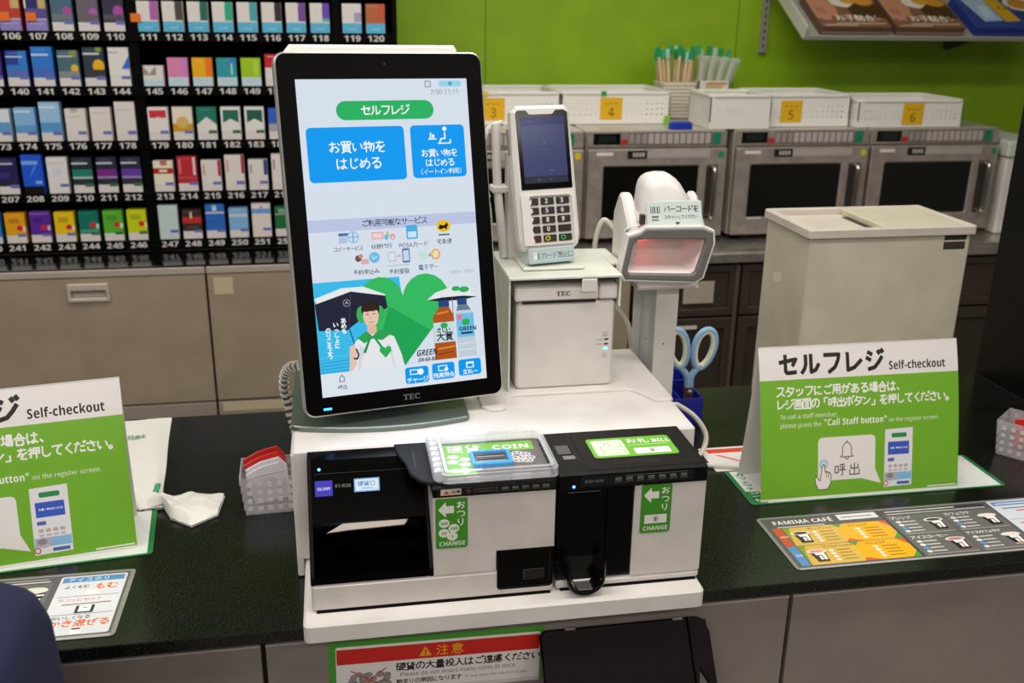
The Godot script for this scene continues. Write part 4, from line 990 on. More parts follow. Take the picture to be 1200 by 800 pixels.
func build_microwaves() -> void:
	var panel_print := tex(print_button_panel(), 0.5)
	var names := ["steel microwave half hidden behind the card terminal, yellow dot on its corner", "steel microwave behind the barcode scanner, green dot on its corner", "steel microwave behind the pale bin, yellow dot on its corner", "steel microwave beside the white box, green dot on its corner"]
	var mx := [[0.288, 0.748], [0.757, 1.207], [1.234, 1.685], [1.691, 2.146]]
	var body := worn("cdc6bb", "c2bbb0", 0.35, 2.5, 71, 0.2)
	var face := worn("a79c93", "998e86", 0.42, 3.0, 72, 0.3)
	for i in 4:
		var x0: float = mx[i][0]; var w: float = mx[i][1] - x0
		var t := thing("microwave", names[i], "microwave", "microwaves on the steel worktop", at(x0, 0.95, -2.93))
		put(t, "body", boxm(Vector3(0, 0.015, -0.45), Vector3(w, 0.348, -0.012), 0.004), body)
		for fx in [0.04, w - 0.04]:
			for fz in [-0.04, -0.4]:
				var ft := MB.new()
				ft.t = Transform3D(Basis(), Vector3(fx, 0.0005, fz))
				ft.lathe([Vector2(0.0, 0), Vector2(0.014, 0.0), Vector2(0.017, 0.015), Vector2(0, 0.015)], 10)
				put(t, "foot", ft.mesh(), black)
		# control strip
		var c := put(t, "control_panel", boxm(Vector3(0.001, 0.299, -0.012), Vector3(w - 0.001, 0.347, -0.002), 0.002), face)
		put(c, "display_window", boxm(Vector3(0.02, 0.308, -0.002), Vector3(0.105, 0.341, -0.0008)), mat("0c0f0d", 0.15))
		put(c, "lcd", boxm(Vector3(0.036, 0.315, -0.0008), Vector3(0.09, 0.335, -0.0003)), mat("1c2620", 0.2))
		put(c, "stop_button", boxm(Vector3(0.107, 0.307, -0.002), Vector3(0.127, 0.323, 0.0005), 0.0008), mat("b42a22", 0.45))
		var n := 13; var x := 0.108
		put(c, "button_field", boxm(Vector3(0.13, 0.306, -0.002), Vector3(0.398, 0.342, -0.001)), mat("4c4440", 0.5))
		for k in n:
			var bx := 0.131 + k * 0.0205
			put(c, "button", boxm(Vector3(bx, 0.308, -0.001), Vector3(bx + 0.0175, 0.34, 0.0005), 0.0008), mat("9d928b" if k < 3 else "b8aea7", 0.5))
		put(c, "start_button", boxm(Vector3(0.401, 0.306, -0.002), Vector3(0.428, 0.342, 0.0005), 0.001), mat("14805e", 0.45))
		# door with its window, handle and plates
		var d := MB.new()
		d.ring(rrect(0.002, 0.018, w - 0.002, 0.295, 0.004, 2), rrect(0.052, 0.075, w - 0.092, 0.242, 0.004, 2), -0.012, 0.014, 0.004)
		var door := put(t, "door", d.mesh(), face)
		put(door, "window_glass", boxm(Vector3(0.048, 0.07, -0.008), Vector3(w - 0.088, 0.247, 0.008)), mat("11100d", 0.1))
		put(door, "window_trim", boxm(Vector3(0.052, 0.07, 0.0095), Vector3(0.052 + 0.05, 0.0745, 0.0145)), mat("d4cfc8", 0.4))
		var hd := MB.new()
		var hx := w - 0.062
		hd.tube(curve([Vector3(hx + 0.012, 0.235, 0.013), Vector3(hx + 0.012, 0.236, 0.036), Vector3(hx + 0.01, 0.228, 0.046), Vector3(hx + 0.01, 0.16, 0.048), Vector3(hx + 0.01, 0.092, 0.046), Vector3(hx + 0.012, 0.083, 0.036), Vector3(hx + 0.012, 0.084, 0.013)], 5), 0.0085, 8)
		put(door, "handle", hd.mesh(), mat("c9c5c0", 0.22, 1.0))
		put(door, "handle_plate", boxm(Vector3(hx - 0.006, 0.075, 0.0135), Vector3(hx + 0.03, 0.245, 0.0155)), mat("524c48", 0.35, 0.6))
		put(door, "name_plate", boxm(Vector3(0.028, 0.276, 0.0138), Vector3(0.08, 0.286, 0.015)), mat("e4e0da", 0.4))
		put(door, "badge", boxm(Vector3(0.125, 0.266, 0.0138), Vector3(0.186, 0.291, 0.015)), mat("1c1a19", 0.4))
		for k in 4:
			put(door, "badge_mark", boxm(Vector3(0.142 + k * 0.01, 0.272, 0.015), Vector3(0.149 + k * 0.01, 0.285, 0.0154)), mat("b9b4ae", 0.4))
		put(door, "instruction_label", sheet(0.2, 0.022), panel_print, at(0.29, 0.279, 0.0141))
		put(door, "round_sticker", disc(0.0105, 18), mat("e0c314" if i % 2 == 0 else "1c8a62", 0.5), at(w - 0.022, 0.276, 0.0141))
		put(door, "latch_cap", disc(0.010, 16), mat("8d827b", 0.4), at(0.03, 0.055, 0.0141))
	# baskets on the microwaves
	basket("white slotted basket with a yellow sticker numbered three, behind the terminal", at(0.355, 1.299, -3.1), 0.352, 0.26, 0.102, "3", 0.14)
	basket("white slotted basket with a yellow sticker numbered four", at(0.714, 1.299, -3.1), 0.356, 0.26, 0.102, "4", 0.161)
	basket("plain white basket with slim slots and no sticker, beside the chopstick holder", at(1.148, 1.299, -2.945), 0.2, 0.19, 0.106, "", 0)
	basket("white slotted basket with a yellow sticker numbered five", at(1.352, 1.299, -2.99), 0.285, 0.24, 0.102, "5", 0.085)
	basket("white slotted basket with a yellow sticker numbered six", at(1.65, 1.299, -2.955), 0.365, 0.24, 0.088, "6", 0.19)
	# woven chopstick holder with paper sleeved chopsticks, and a second holder with wrapped spoons
	var h := thing("chopstick_holder", "woven white square holder full of green tipped chopsticks", "holder", "", at(1.148, 1.299, -3.29))
	var hb := MB.new()
	for k in 10:
		var s := 0.052 + 0.0006 * k
		hb.t = Transform3D(Basis(Vector3(1, 0, 0), Vector3(0, 0, -1), Vector3(0, 1, 0)), Vector3(0, 0.003 + k * 0.0118, 0))
		hb.ring(rrect(-s, -s, s, s, 0.006, 2), rrect(-s + 0.004, -s + 0.004, s - 0.004, s - 0.004, 0.004, 2), 0, 0.009, 0.001)
	put(h, "woven_bands", hb.mesh(), mat("e0d9c6", 0.6))
	var ins := MB.new()
	ins.box(Vector3(-0.047, 0.001, -0.047), Vector3(0.047, 0.004, 0.047))
	for k in 4:
		ins.t = Transform3D(Basis(Vector3.UP, k * PI / 2), Vector3.ZERO)
		ins.box(Vector3(-0.047, 0.001, 0.0455), Vector3(0.047, 0.121, 0.047))
	put(h, "liner", ins.mesh(), mat("cbb98f", 0.7))
	var r := RandomNumberGenerator.new(); r.seed = 9
	for k in 32:
		var rear := k >= 24      # the last eight stand behind the spoons
		var bx := (1.236 if rear else 1.111) + (k % 8) * 0.0098 + r.randf_range(-0.002, 0.002); var bz := -3.262 - (0.081 if rear else floorf(k / 8.0) * 0.024)
		var lean := r.randf_range(-3, 4) + (bx - (1.26 if rear else 1.148)) * 230.0
		var len := r.randf_range(0.205, 0.226)
		var st := thing("chopstick_packet", "pair of wooden chopsticks with a green tip %s" % ("behind the wrapped spoons" if rear else "in the woven holder"), "chopsticks", "chopsticks with green tips", Transform3D(Basis(Vector3(0, 0, 1), deg_to_rad(-lean)) * Basis(Vector3(1, 0, 0), deg_to_rad(r.randf_range(-3, 3))), Vector3(bx, 1.3035, bz)))
		put(st, "sticks", boxm(Vector3(-0.0048, 0, -0.0025), Vector3(0.0048, len, 0.0025), 0.001), mat(["dcc398", "d6b987", "e2cda6"][k % 3], 0.6))
		put(st, "paper_tip", boxm(Vector3(-0.0078, len - 0.026, -0.005), Vector3(0.0078, len + 0.006, 0.005), 0.002), mat(["1f9a58", "38b070", "a9dcc0"][k % 3], 0.45))
	var h2 := thing("spoon_holder", "pale square holder with wrapped plastic spoons beside the chopsticks", "holder", "", at(1.272, 1.299, -3.3))
	var h2b := MB.new()
	for k in 4:
		h2b.t = Transform3D(Basis(Vector3.UP, k * PI / 2), Vector3.ZERO)
		h2b.box(Vector3(-0.056, 0.0, 0.052), Vector3(0.056, 0.124, 0.056))
	put(h2, "box", h2b.mesh(), mat("e4decf", 0.6))
	put(h2, "front_label", boxm(Vector3(-0.03, 0.085, 0.0561), Vector3(0.03, 0.112, 0.0568)), mat("c9bb8c", 0.6))
	put(h2, "orange_strip", boxm(Vector3(-0.028, 0.112, 0.0561), Vector3(0.045, 0.118, 0.057)), mat("d27a44", 0.6))
	for k in 12:
		var sx := 1.272 - 0.042 + k * 0.0075
		var sp := thing("wrapped_spoon", "white plastic spoon in a clear printed wrapper", "spoon", "wrapped spoons in the pale holder", Transform3D(Basis(Vector3(0, 0, 1), deg_to_rad(-3.0 - k * 1.5)), Vector3(sx, 1.302, -3.29 - (k % 3) * 0.012)))
		put(sp, "handle", boxm(Vector3(-0.0035, 0, -0.0015), Vector3(0.0035, 0.185, 0.0015), 0.0008), mat("e6e2c4", 0.5))
		put(sp, "wrapper", boxm(Vector3(-0.009, 0.02, -0.0028), Vector3(0.009, 0.2, 0.0028)), pane("dfe8dc", 0.35))
	# blue clip box and green tab at the foot of the holder
	var bc := MB.new()
	bc.t = Transform3D(Basis(Vector3(1, 0, 0), Vector3(0, 0, -1), Vector3(0, 1, 0)), Vector3(1.062, 1.299, -2.965))
	bc.prism(rrect(-0.036, -0.02, 0.036, 0.02, 0.012), 0.0, 0.022, 0.005)
	single("blue_case", "small blue oval case lying on a microwave by the chopsticks", "case", bc.mesh(), mat("1c38b0", 0.35))
	single("green_tab", "small lime green tab beside the blue case", "tab", boxm(Vector3(1.05, 1.299, -3.09), Vector3(1.068, 1.325, -3.085), 0.001), mat("7cc01c", 0.5))

func basket(label: String, t: Transform3D, w: float, d: float, h: float, num: String, sx: float) -> void:
	var o := thing("plastic_basket", label, "basket", "white baskets on top of the microwaves", t)
	var pl := mat("efece4", 0.5)
	var m := MB.new()
	m.box(Vector3(0.012, 0.001, -d + 0.012), Vector3(w - 0.012, 0.005, -0.012))
	put(o, "base", m.mesh(), pl)
	var rim := MB.new()
	rim.t = Transform3D(Basis(Vector3(1, 0, 0), Vector3(0, 0, -1), Vector3(0, 1, 0)), Vector3(0, 0, 0))
	rim.ring(rrect(-0.004, -0.004, w + 0.004, d + 0.004, 0.02, 3), rrect(0.006, 0.006, w - 0.006, d - 0.006, 0.014, 3), h - 0.008, h, 0.002)
	put(o, "rim", rim.mesh(), pl)
	for side in 4:
		var L := w if side % 2 == 0 else d
		var b := MB.new()
		b.t = [Transform3D(Basis(), Vector3(0, 0, 0)), Transform3D(Basis(Vector3.UP, PI / 2), Vector3(w, 0, 0)), Transform3D(Basis(Vector3.UP, PI), Vector3(w, 0, -d)), Transform3D(Basis(Vector3.UP, -PI / 2), Vector3(0, 0, -d))][side]
		var th := 0.003
		b.box(Vector3(0.002, 0.001, -th), Vector3(L - 0.002, 0.022, 0)); b.box(Vector3(0.0, h - 0.03, -th), Vector3(L, h - 0.008, 0))
		if num != "":
			var n := int(L / 0.0165)
			var low := 0.022
			for row in 3:      # three rows of small holes between solid bands
				var yc := 0.022 + (h - 0.052) * (row + 0.5) / 3.0
				b.box(Vector3(0.0, low, -th), Vector3(L, yc - 0.003, 0))
				low = yc + 0.003
				for k in n + 1:
					var xx := L * k / n
					b.box(Vector3(clampf(xx - 0.0053, 0, L - 0.01), yc - 0.003, -th), Vector3(clampf(xx + 0.0053, 0.01, L), yc + 0.003, 0))
			b.box(Vector3(0.0, low, -th), Vector3(L, h - 0.03, 0))
		else:
			# solid walls with one short row of upright slots
			b.box(Vector3(0.0, 0.022, -th), Vector3(L, 0.046, 0)); b.box(Vector3(0.0, 0.066, -th), Vector3(L, h - 0.03, 0))
			b.box(Vector3(0.0, 0.046, -th), Vector3(0.05, 0.066, 0)); b.box(Vector3(0.106, 0.046, -th), Vector3(L, 0.066, 0))
			for k in 8: b.box(Vector3(0.05 + k * 0.007, 0.046, -th), Vector3(0.0545 + k * 0.007, 0.066, 0))
		put(o, "wall", b.mesh(), pl)
	if num == "3" or num == "4":
		put(o, "rim_tab", boxm(Vector3(sx - 0.035, h - 0.012, 0.0045), Vector3(sx - 0.018, h + 0.001, 0.0055)), mat("d8cc1c" if num == "3" else "2a9a52", 0.5))
	if num != "":
		var s := put(o, "number_sticker", boxm(Vector3(sx - 0.036, h * 0.5 - 0.036, 0.0005), Vector3(sx + 0.036, h * 0.5 + 0.032, 0.0014)), mat("e6b40c", 0.55))
		var tm := TextMesh.new()
		var f := SystemFont.new()
		f.font_names = PackedStringArray(["Droid Sans"])
		tm.text = num; tm.font = f; tm.font_size = 32; tm.pixel_size = 0.038 / 32; tm.depth = 0.0005; tm.curve_step = 4
		put(s, "numeral", tm, mat("6a5010", 0.6), at(sx, h * 0.5 - 0.014, 0.0017))
		for k in 3:
			put(s, "mark", boxm(Vector3(sx - 0.022 + k * 0.016, h * 0.5 + 0.012, 0.0014), Vector3(sx - 0.012 + k * 0.016, h * 0.5 + 0.0145, 0.0018)), mat("8a6c1c", 0.6))

func build_wall_shelf() -> void:
	# slotted wall rail
	var rl := thing("wall_rail", "grey slotted steel shelf rail on the green wall above a basket", "rail", "", at(1.519, 1.51, -3.449))
	var b := MB.new()
	for sx in [-1.0, 1.0]:
		b.box(Vector3(-0.012 if sx < 0 else 0.004, 0, 0), Vector3(-0.004 if sx < 0 else 0.012, 1.0, 0.012))
	for k in 40:
		b.box(Vector3(-0.004, k * 0.025, 0), Vector3(0.004, k * 0.025 + 0.011, 0.012))
	put(rl, "rail", b.mesh(), mat("a5a19b", 0.45, 0.15))
	put(rl, "end_cap", boxm(Vector3(-0.013, -0.006, 0), Vector3(0.013, 0.0, 0.014)), mat("a8a49e", 0.4, 0.6))
	# sloping shelf; its local x runs along the wall, z towards the room and down
	var T := at(1.512, 1.574, -3.1, 0, 0)
	T.basis = Basis(Vector3(1, 0, 0), deg_to_rad(29))
	var s := thing("sloping_shelf", "white sloping wall shelf holding boxed sweets above the microwaves", "shelf", "", T)
	put(s, "shelf_board", boxm(Vector3(0, -0.012, -0.37), Vector3(0.98, 0, 0), 0.002), mat("a9a79f", 0.5))
	put(s, "front_lip", boxm(Vector3(-0.004, -0.012, 0.0), Vector3(0.984, 0.004, 0.005), 0.0015), mat("a3a198", 0.5))
	put(s, "end_board", boxm(Vector3(-0.006, -0.012, -0.37), Vector3(0, 0.035, 0.0), 0.001), mat("d6d2cc", 0.5))
	put(s, "end_board", boxm(Vector3(0.98, -0.012, -0.37), Vector3(0.986, 0.035, 0.0), 0.001), mat("d6d2cc", 0.5))
	var br := MB.new()
	br.t = T.affine_inverse()
	side_prism(br, [-3.448, 1.52, -3.42, 1.52, -3.2, 1.575, -3.16, 1.585, -3.448, 1.735], 2.23, 2.236)
	put(s, "bracket", br.mesh(), mat("5a5a52", 0.5, 0.4))
	var kinds := [[0.05, 0.245, 0], [0.315, 0.245, 0], [0.60, 0.3, 1]]
	var pr := [tex(print_box(0), 0.35), tex(print_box(1), 0.3)]
	var says := ["brown boxed sweets with lettering on the sloping shelf, at the shelf's open end", "brown boxed sweets with lettering next to the blue package", "blue packaged snack box on the sloping shelf"]
	for i in 3:
		var k: Array = kinds[i]
		var bx := thing("sweets_box", says[i], "box", "boxed sweets on the sloping shelf", T * Transform3D(Basis(), Vector3(k[0], 0.0008, -0.006)))
		put(bx, "carton", boxm(Vector3(0, 0, -0.2), Vector3(k[1], 0.03, 0), 0.002), mat("6a4a3a" if k[2] == 0 else "23348a", 0.4))
		put(bx, "top_print", sheet(k[1] - 0.004, 0.196), pr[k[2]], Transform3D(Basis(Vector3(1, 0, 0), Vector3(0, 0, -1), Vector3(0, 1, 0)), Vector3(k[1] / 2, 0.0301, -0.1)))
		put(bx, "front_print", boxm(Vector3(0.004, 0.004, 0.0001), Vector3(k[1] - 0.004, 0.012, 0.0006)), mat("a08a70" if k[2] == 0 else "3a4cae", 0.4))
func build_register() -> void:
	var t := thing("register_stand", "white low metal stand under the touch screen and cash machines", "stand")
	var b := MB.new()
	# base plate with rounded front corners
	var xz := []
	for p in rrect(-0.061, -1.45, 0.434, -1.003, 0.008, 3): xz.append_array([p.x, p.y])
	flat_prism(b, xz, CY + 0.0005, 0.9745, 0.003)
	put(t, "base_plate", b.mesh(), white)
	put(t, "housing", boxm(Vector3(-0.07, 0.9755, -1.46), Vector3(0.462, TOP, -1.148), 0.003), white)
	put(t, "side_panel", boxm(Vector3(-0.0715, CY + 0.001, -1.455), Vector3(-0.0625, 1.128, -1.1485), 0.002), white)

func cheek(b: MB, x0: float, x1: float) -> void:
	side_prism(b, [-1.1465, 1.012, -1.0285, 1.012, -1.030, 1.022, -1.112, 1.127, -1.12, 1.131, -1.1465, 1.131], x0, x1)

func led(parent: Node3D, p: Vector3, r: float, hex: String, e: float, tilt := 0.0) -> void:
	var b := MB.new()
	b.lathe([Vector2(0, 0.0012), Vector2(r * 0.7, 0.001), Vector2(r, 0.0), Vector2(r, -0.001)], 12)
	put(parent, "status_led", b.mesh(), lamp_mat(hex, e), Transform3D(Basis(Vector3.RIGHT, PI / 2 - tilt), p))

func build_cash_units() -> void:
	var shell := worn("d6cfca", "cec6c0", 0.45, 2.0, 81)
	var cm := MB.new()
	# ---- coin unit
	var c := thing("coin_machine", "white and black coin changer with a clear hinged lid", "coin changer")
	var b := MB.new()
	b.rbox(Vector3(-0.0505, 0.9755, -1.1465), Vector3(0.2435, 1.0115, -1.028), 0.003)
	put(c, "lower_body", b.mesh(), shell)
	put(c, "foot_seam", boxm(Vector3(-0.045, 0.9746, -1.14), Vector3(0.24, 0.9765, -1.0265)), black)
	# right half: C-shaped white front round the reject pocket
	b = MB.new()
	b.prism(pv([0.0955, 1.012, 0.172, 1.012, 0.172, 1.039, 0.2435, 1.039, 0.2435, 1.117, 0.0955, 1.117]), -1.1465, -1.028, 0.0012)
	put(c, "front_panel", b.mesh(), shell)
	b = MB.new()
	b.ring(rrect(0.1725, 0.985, 0.2425, 1.0385, 0.005, 3), rrect(0.1795, 0.99, 0.2375, 1.034, 0.003, 3), -1.028, -1.0262, 0.0008)
	b.box(Vector3(0.178, 0.989, -1.0281), Vector3(0.239, 1.035, -1.0275))
	b.box(Vector3(0.1725, 1.0116, -1.06), Vector3(0.2425, 1.0388, -1.0282))
	var rp := put(c, "reject_pocket", b.mesh(), gloss)
	put(rp, "pocket_latch", boxm(Vector3(0.205, 0.997, -1.0275), Vector3(0.232, 1.012, -1.0255), 0.0008), mat("17110e", 0.3))
	# black top band and sloping coin outlet
	b = MB.new()
	side_prism(b, [-1.1465, 1.1175, -1.0275, 1.1175, -1.0268, 1.121, -1.0275, 1.128, -1.032, 1.131, -1.1465, 1.131], 0.0955, 0.2435)
	var band := put(c, "top_band", b.mesh(), black)
	put(band, "icon_print", sheet(0.142, 0.0098), tex(print_band(0), 0.35), at(0.172, 1.1242, -1.0272))
	b = MB.new()
	side_prism(b, [-1.1465, 1.131, -1.12, 1.131, -1.112, 1.127, -1.069, 1.072, -1.062, 1.0715, -1.0665, 1.068, -1.108, 1.058, -1.112, 1.034, -1.1, 1.023, -1.04, 1.0175, -1.034, 1.0215, -1.030, 1.021, -1.0285, 1.0125, -1.1465, 1.0125], -0.0455, 0.0905)
	var out := put(c, "coin_outlet", b.mesh(), gloss)
	for cx in [[-0.0505, -0.0457], [0.0907, 0.0953]]:
		b = MB.new()
		cheek(b, cx[0], cx[1])
		put(out, "outlet_cheek", b.mesh(), black)
	b = MB.new()
	b.t = Transform3D(Basis(Vector3.RIGHT, deg_to_rad(-52)), Vector3(0, 1.0705, -1.0605))
	b.prism(pv([-0.03, -0.0072, -0.004, -0.0056, 0.064, -0.0036, 0.069, 0.0042, -0.01, 0.0042]), -0.003, 0.0, 0.0006)
	put(out, "chute_lip", b.mesh(), mat("6e6862", 0.36, 0.9))
	b = MB.new()
	b.tube([Vector3(-0.01, 1.0405, -1.1095), Vector3(0.05, 1.0405, -1.1095)], 0.0012, 6)
	put(out, "chute_bar", b.mesh(), mat("9a9a9a", 0.2, 1.0))
	# slope frame: printed marks
	var sl := Transform3D(Basis(Vector3.RIGHT, -atan2(0.043, 0.055)), Vector3(0, 0, 0))
	var on_slope := func(x: float, s: float) -> Transform3D:
		var q := Vector3(x, 1.127, -1.112).lerp(Vector3(x, 1.072, -1.069), s)
		return Transform3D(sl.basis, q + sl.basis * Vector3(0, 0, 0.0004))
	put(out, "maker_badge", sheet(0.021, 0.019), tex(print_badge(0), 0.4), on_slope.call(-0.031, 0.40))
	put(out, "blue_sticker", sheet(0.031, 0.0165), tex(print_badge(1), 0.4), on_slope.call(0.021, 0.38))
	var tm := TextMesh.new()
	var f := SystemFont.new()
	f.font_names = PackedStringArray(["Droid Sans"]); f.font_weight = 700
	tm.text = "RT-N20"; tm.font = f; tm.font_size = 24; tm.pixel_size = 0.0058 / 24; tm.depth = 0.0002; tm.curve_step = 3
	put(out, "model_print", tm, mat("5c5c5e", 0.6), on_slope.call(-0.008, 0.37))
	put(out, "seam", sheet(0.125, 0.0005, 0.0003), mat("2c2b2b", 0.3), on_slope.call(0.02, 0.14))
	led(out, (on_slope.call(-0.036, 0.06) as Transform3D).origin, 0.0018, "4a86ff", 8.0, 0.66)
	# dark top cover with its seam
	b = MB.new()
	flat_prism(b, [0.058, -1.146, 0.1, -1.146, 0.1, -1.032, 0.0955, -1.032, 0.082, -1.04, 0.072, -1.06, 0.068, -1.09, 0.06, -1.118], 1.1312, 1.1352, 0.0015)
	put(c, "top_cover", b.mesh(), mat("1a1919", 0.6, 0.0, 0.25))
	put(c, "cover_slot", boxm(Vector3(0.079, 1.1352, -1.125), Vector3(0.0805, 1.1356, -1.07)), mat("0a0a0a", 0.6))
	put(c, "hopper_plate", boxm(Vector3(0.102, 1.1312, -1.142), Vector3(0.241, 1.1342, -1.034), 0.001), mat("5a5552", 0.4))
	# green print under the lid, blue frame of the coin slot
	put(c, "coin_label", sheet(0.118, 0.086), tex(print_coin_lid(), 0.5), Transform3D(Basis(Vector3(1, 0, 0), Vector3(0, 0, -1), Vector3(0, 1, 0)), Vector3(0.173, 1.1345, -1.089)))
	b = MB.new()
	b.t = Transform3D(Basis(Vector3(1, 0, 0), Vector3(0, 0, -1), Vector3(0, 1, 0)), Vector3(0.173, 1.1352, -1.082))
	b.ring(rrect(-0.025, -0.02, 0.025, 0.018, 0.004, 3), rrect(-0.0205, -0.013, 0.0205, 0.0145, 0.002, 3), 0.0, 0.006, 0.0012)
	var cs := put(c, "coin_slot", b.mesh(), mat("2aa0e8", 0.35))
	b = MB.new()
	b.box(Vector3(0.1535, 1.1352, -1.0975), Vector3(0.1925, 1.1372, -1.0695))
	put(cs, "slot_well", b.mesh(), mat("4a4644", 0.4))
	for k in 4:
		put(cs, "slot_bar", boxm(Vector3(0.156, 1.1372, -1.094 + k * 0.0062), Vector3(0.19, 1.1386, -1.091 + k * 0.0062)), mat("2e2c2c" if k % 2 == 0 else "8a8684", 0.4))
	# clear hinged lid
	b = MB.new()
	b.t = Transform3D(Basis(Vector3(1, 0, 0), Vector3(0, 0, -1), Vector3(0, 1, 0)), Vector3(0, 0, 0))
	b.cap(rrect(0.106, 1.025, 0.2465, 1.139, 0.008, 4), 1.1474, false)
	var lid_pane := pane("ffffff", 0.03, 0.02)
	lid_pane.metallic_specular = 0.14
	var lid := put(c, "lid", b.mesh(), lid_pane)
	b = MB.new()
	b.t = Transform3D(Basis(Vector3(1, 0, 0), Vector3(0, 0, -1), Vector3(0, 1, 0)), Vector3(0, 0, 0))
	b.ring(rrect(0.106, 1.025, 0.2465, 1.139, 0.008, 4), rrect(0.1095, 1.0285, 0.243, 1.1355, 0.006, 4), 1.1356, 1.1468, 0.0)
	b.ring(rrect(0.110, 1.029, 0.2425, 1.135, 0.006, 4), rrect(0.1145, 1.0335, 0.238, 1.1305, 0.005, 4), 1.1482, 1.1496, 0.0006)
	put(lid, "lid_rim", b.mesh(), pane("f2f0f4", 0.22, 0.1))
	b = MB.new()
	b.tube([Vector3(0.1035, 1.1425, -1.134), Vector3(0.1035, 1.1425, -1.032)], 0.0062, 10)
	for k in 7:
		b.tube([Vector3(0.1035, 1.1425, -1.128 + k * 0.0148), Vector3(0.1035, 1.1425, -1.121 + k * 0.0148)], 0.0076, 10)
	put(lid, "hinge", b.mesh(), pane("eceaf0", 0.3, 0.12))
	b = MB.new()
	b.box(Vector3(0.113, 1.1356, -1.0275), Vector3(0.235, 1.1415, -1.0262)); b.box(Vector3(0.135, 1.1372, -1.0245), Vector3(0.152, 1.1440, -1.0222)); b.box(Vector3(0.19, 1.1372, -1.0245), Vector3(0.212, 1.1440, -1.0222))
	put(lid, "lid_catch", b.mesh(), pane("f4f4f6", 0.25, 0.1))
	put(c, "change_sticker", rounded_sheet(0.0385, 0.0665, 0.003), tex(print_change(true), 0.4), at(0.1175, 1.0822, -1.0279))

	# ---- bill unit
	var d := thing("bill_machine", "white and black banknote changer with a green label on top", "bill changer")
	b = MB.new()
	b.rbox(Vector3(0.2475, 0.9755, -1.1465), Vector3(0.4345, 0.9865, -1.03), 0.003)
	put(d, "lower_body", b.mesh(), shell)
	put(d, "foot_seam", boxm(Vector3(0.253, 0.9746, -1.14), Vector3(0.43, 0.9765, -1.0285)), black)
	b = MB.new()
	b.rbox(Vector3(0.343, 0.987, -1.1465), Vector3(0.4345, 1.1135, -1.03), 0.0012)
	put(d, "front_panel", b.mesh(), shell)
	b = MB.new()
	b.rbox(Vector3(0.2475, 0.987, -1.1465), Vector3(0.3425, 1.1135, -1.0335), 0.0012)
	var bo := put(d, "bill_outlet", b.mesh(), gloss)
	put(bo, "seam", boxm(Vector3(0.2595, 1.108, -1.0335), Vector3(0.3, 1.109, -1.0328)), mat("5a5858", 0.3))
	put(bo, "seam", boxm(Vector3(0.319, 1.0125, -1.0335), Vector3(0.333, 1.0132, -1.0328)), mat("6a6868", 0.3))
	put(bo, "column", boxm(Vector3(0.3085, 0.9885, -1.0335), Vector3(0.342, 1.1125, -1.0312), 0.0008), gloss)
	# rounded trough that holds the notes
	b = MB.new()
	var outer := PackedVector2Array(); var inner := PackedVector2Array()
	for k in 15:
		var a := PI + PI * k / 14.0
		outer.append(Vector2(0.281 + cos(a) * 0.0245, 1.0 + sin(a) * 0.0235)); inner.append(Vector2(0.281 + cos(a) * 0.0195, 1.001 + sin(a) * 0.0185))
	outer.append(Vector2(0.3055, 1.022)); inner.append(Vector2(0.3005, 1.022))
	outer.insert(0, Vector2(0.2565, 1.022)); inner.insert(0, Vector2(0.2615, 1.022))
	var u := outer.duplicate()
	for k in range(inner.size() - 1, -1, -1): u.append(inner[k])
	b.prism(u, -1.034, -1.009, 0.0018)
	b.box(Vector3(0.2585, 0.979, -1.0345), Vector3(0.3035, 1.02, -1.033))
	put(bo, "note_trough", b.mesh(), mat("0a0a0a", 0.1))
	put(bo, "trough_floor", boxm(Vector3(0.27, 0.9835, -1.033), Vector3(0.292, 0.9848, -1.012), 0.0005), mat("b4b2b0", 0.15, 0.8))
	b = MB.new()
	side_prism(b, [-1.1465, 1.114, -1.0292, 1.114, -1.0285, 1.118, -1.0292, 1.133, -1.033, 1.1355, -1.1465, 1.1355], 0.2475, 0.4345, 0.0008)
	var top := put(d, "top_cover", b.mesh(), mat("0a0908", 0.42, 0.0, 0.3))
	put(top, "icon_print", sheet(0.142, 0.0135), tex(print_band(1), 0.35), at(0.345, 1.1245, -1.0288))
	put(top, "bill_label", rounded_sheet(0.11, 0.055, 0.005), tex(print_bill_top(), 0.5), Transform3D(Basis(Vector3(1, 0, 0), Vector3(0, 0, -1), Vector3(0, 1, 0)), Vector3(0.356, 1.1357, -1.093)))
	put(top, "note_slot", boxm(Vector3(0.322, 1.1355, -1.057), Vector3(0.378, 1.1362, -1.045), 0.0003), mat("050505", 0.3))
	put(top, "raised_cover", boxm(Vector3(0.2855, 1.1355, -1.142), Vector3(0.431, 1.1358, -1.036)), mat("141110", 0.5, 0.0, 0.3))
	put(top, "cover_slot", boxm(Vector3(0.278, 1.1356, -1.126), Vector3(0.2795, 1.1361, -1.06)), mat("080808", 0.6))
	put(top, "paper_note", boxm(Vector3(0.258, 1.1356, -1.108), Vector3(0.275, 1.136, -1.083)), mat("4e4a48", 0.6))
	put(top, "paper_note", boxm(Vector3(0.262, 1.1356, -1.078), Vector3(0.277, 1.136, -1.068)), mat("7a7270", 0.6))
	led(top, Vector3(0.2655, 1.1185, -1.0282), 0.0018, "4a76ff", 8.0)
	put(d, "change_sticker", rounded_sheet(0.039, 0.067, 0.003), tex(print_change(false), 0.4), at(0.371, 1.0802, -1.0299))

# a sticker with rounded corners and the print on its front
func rounded_sheet(w: float, h: float, r: float, th := 0.0004) -> ArrayMesh:
	var m := MB.new()
	m.prism(rrect(-w / 2, -h / 2, w / 2, h / 2, r, 3), 0.0, th)
	for i in m.v.size():
		m.uv[i] = Vector2(m.v[i].x / w + 0.5, 0.5 - m.v[i].y / h)
	return m.mesh()

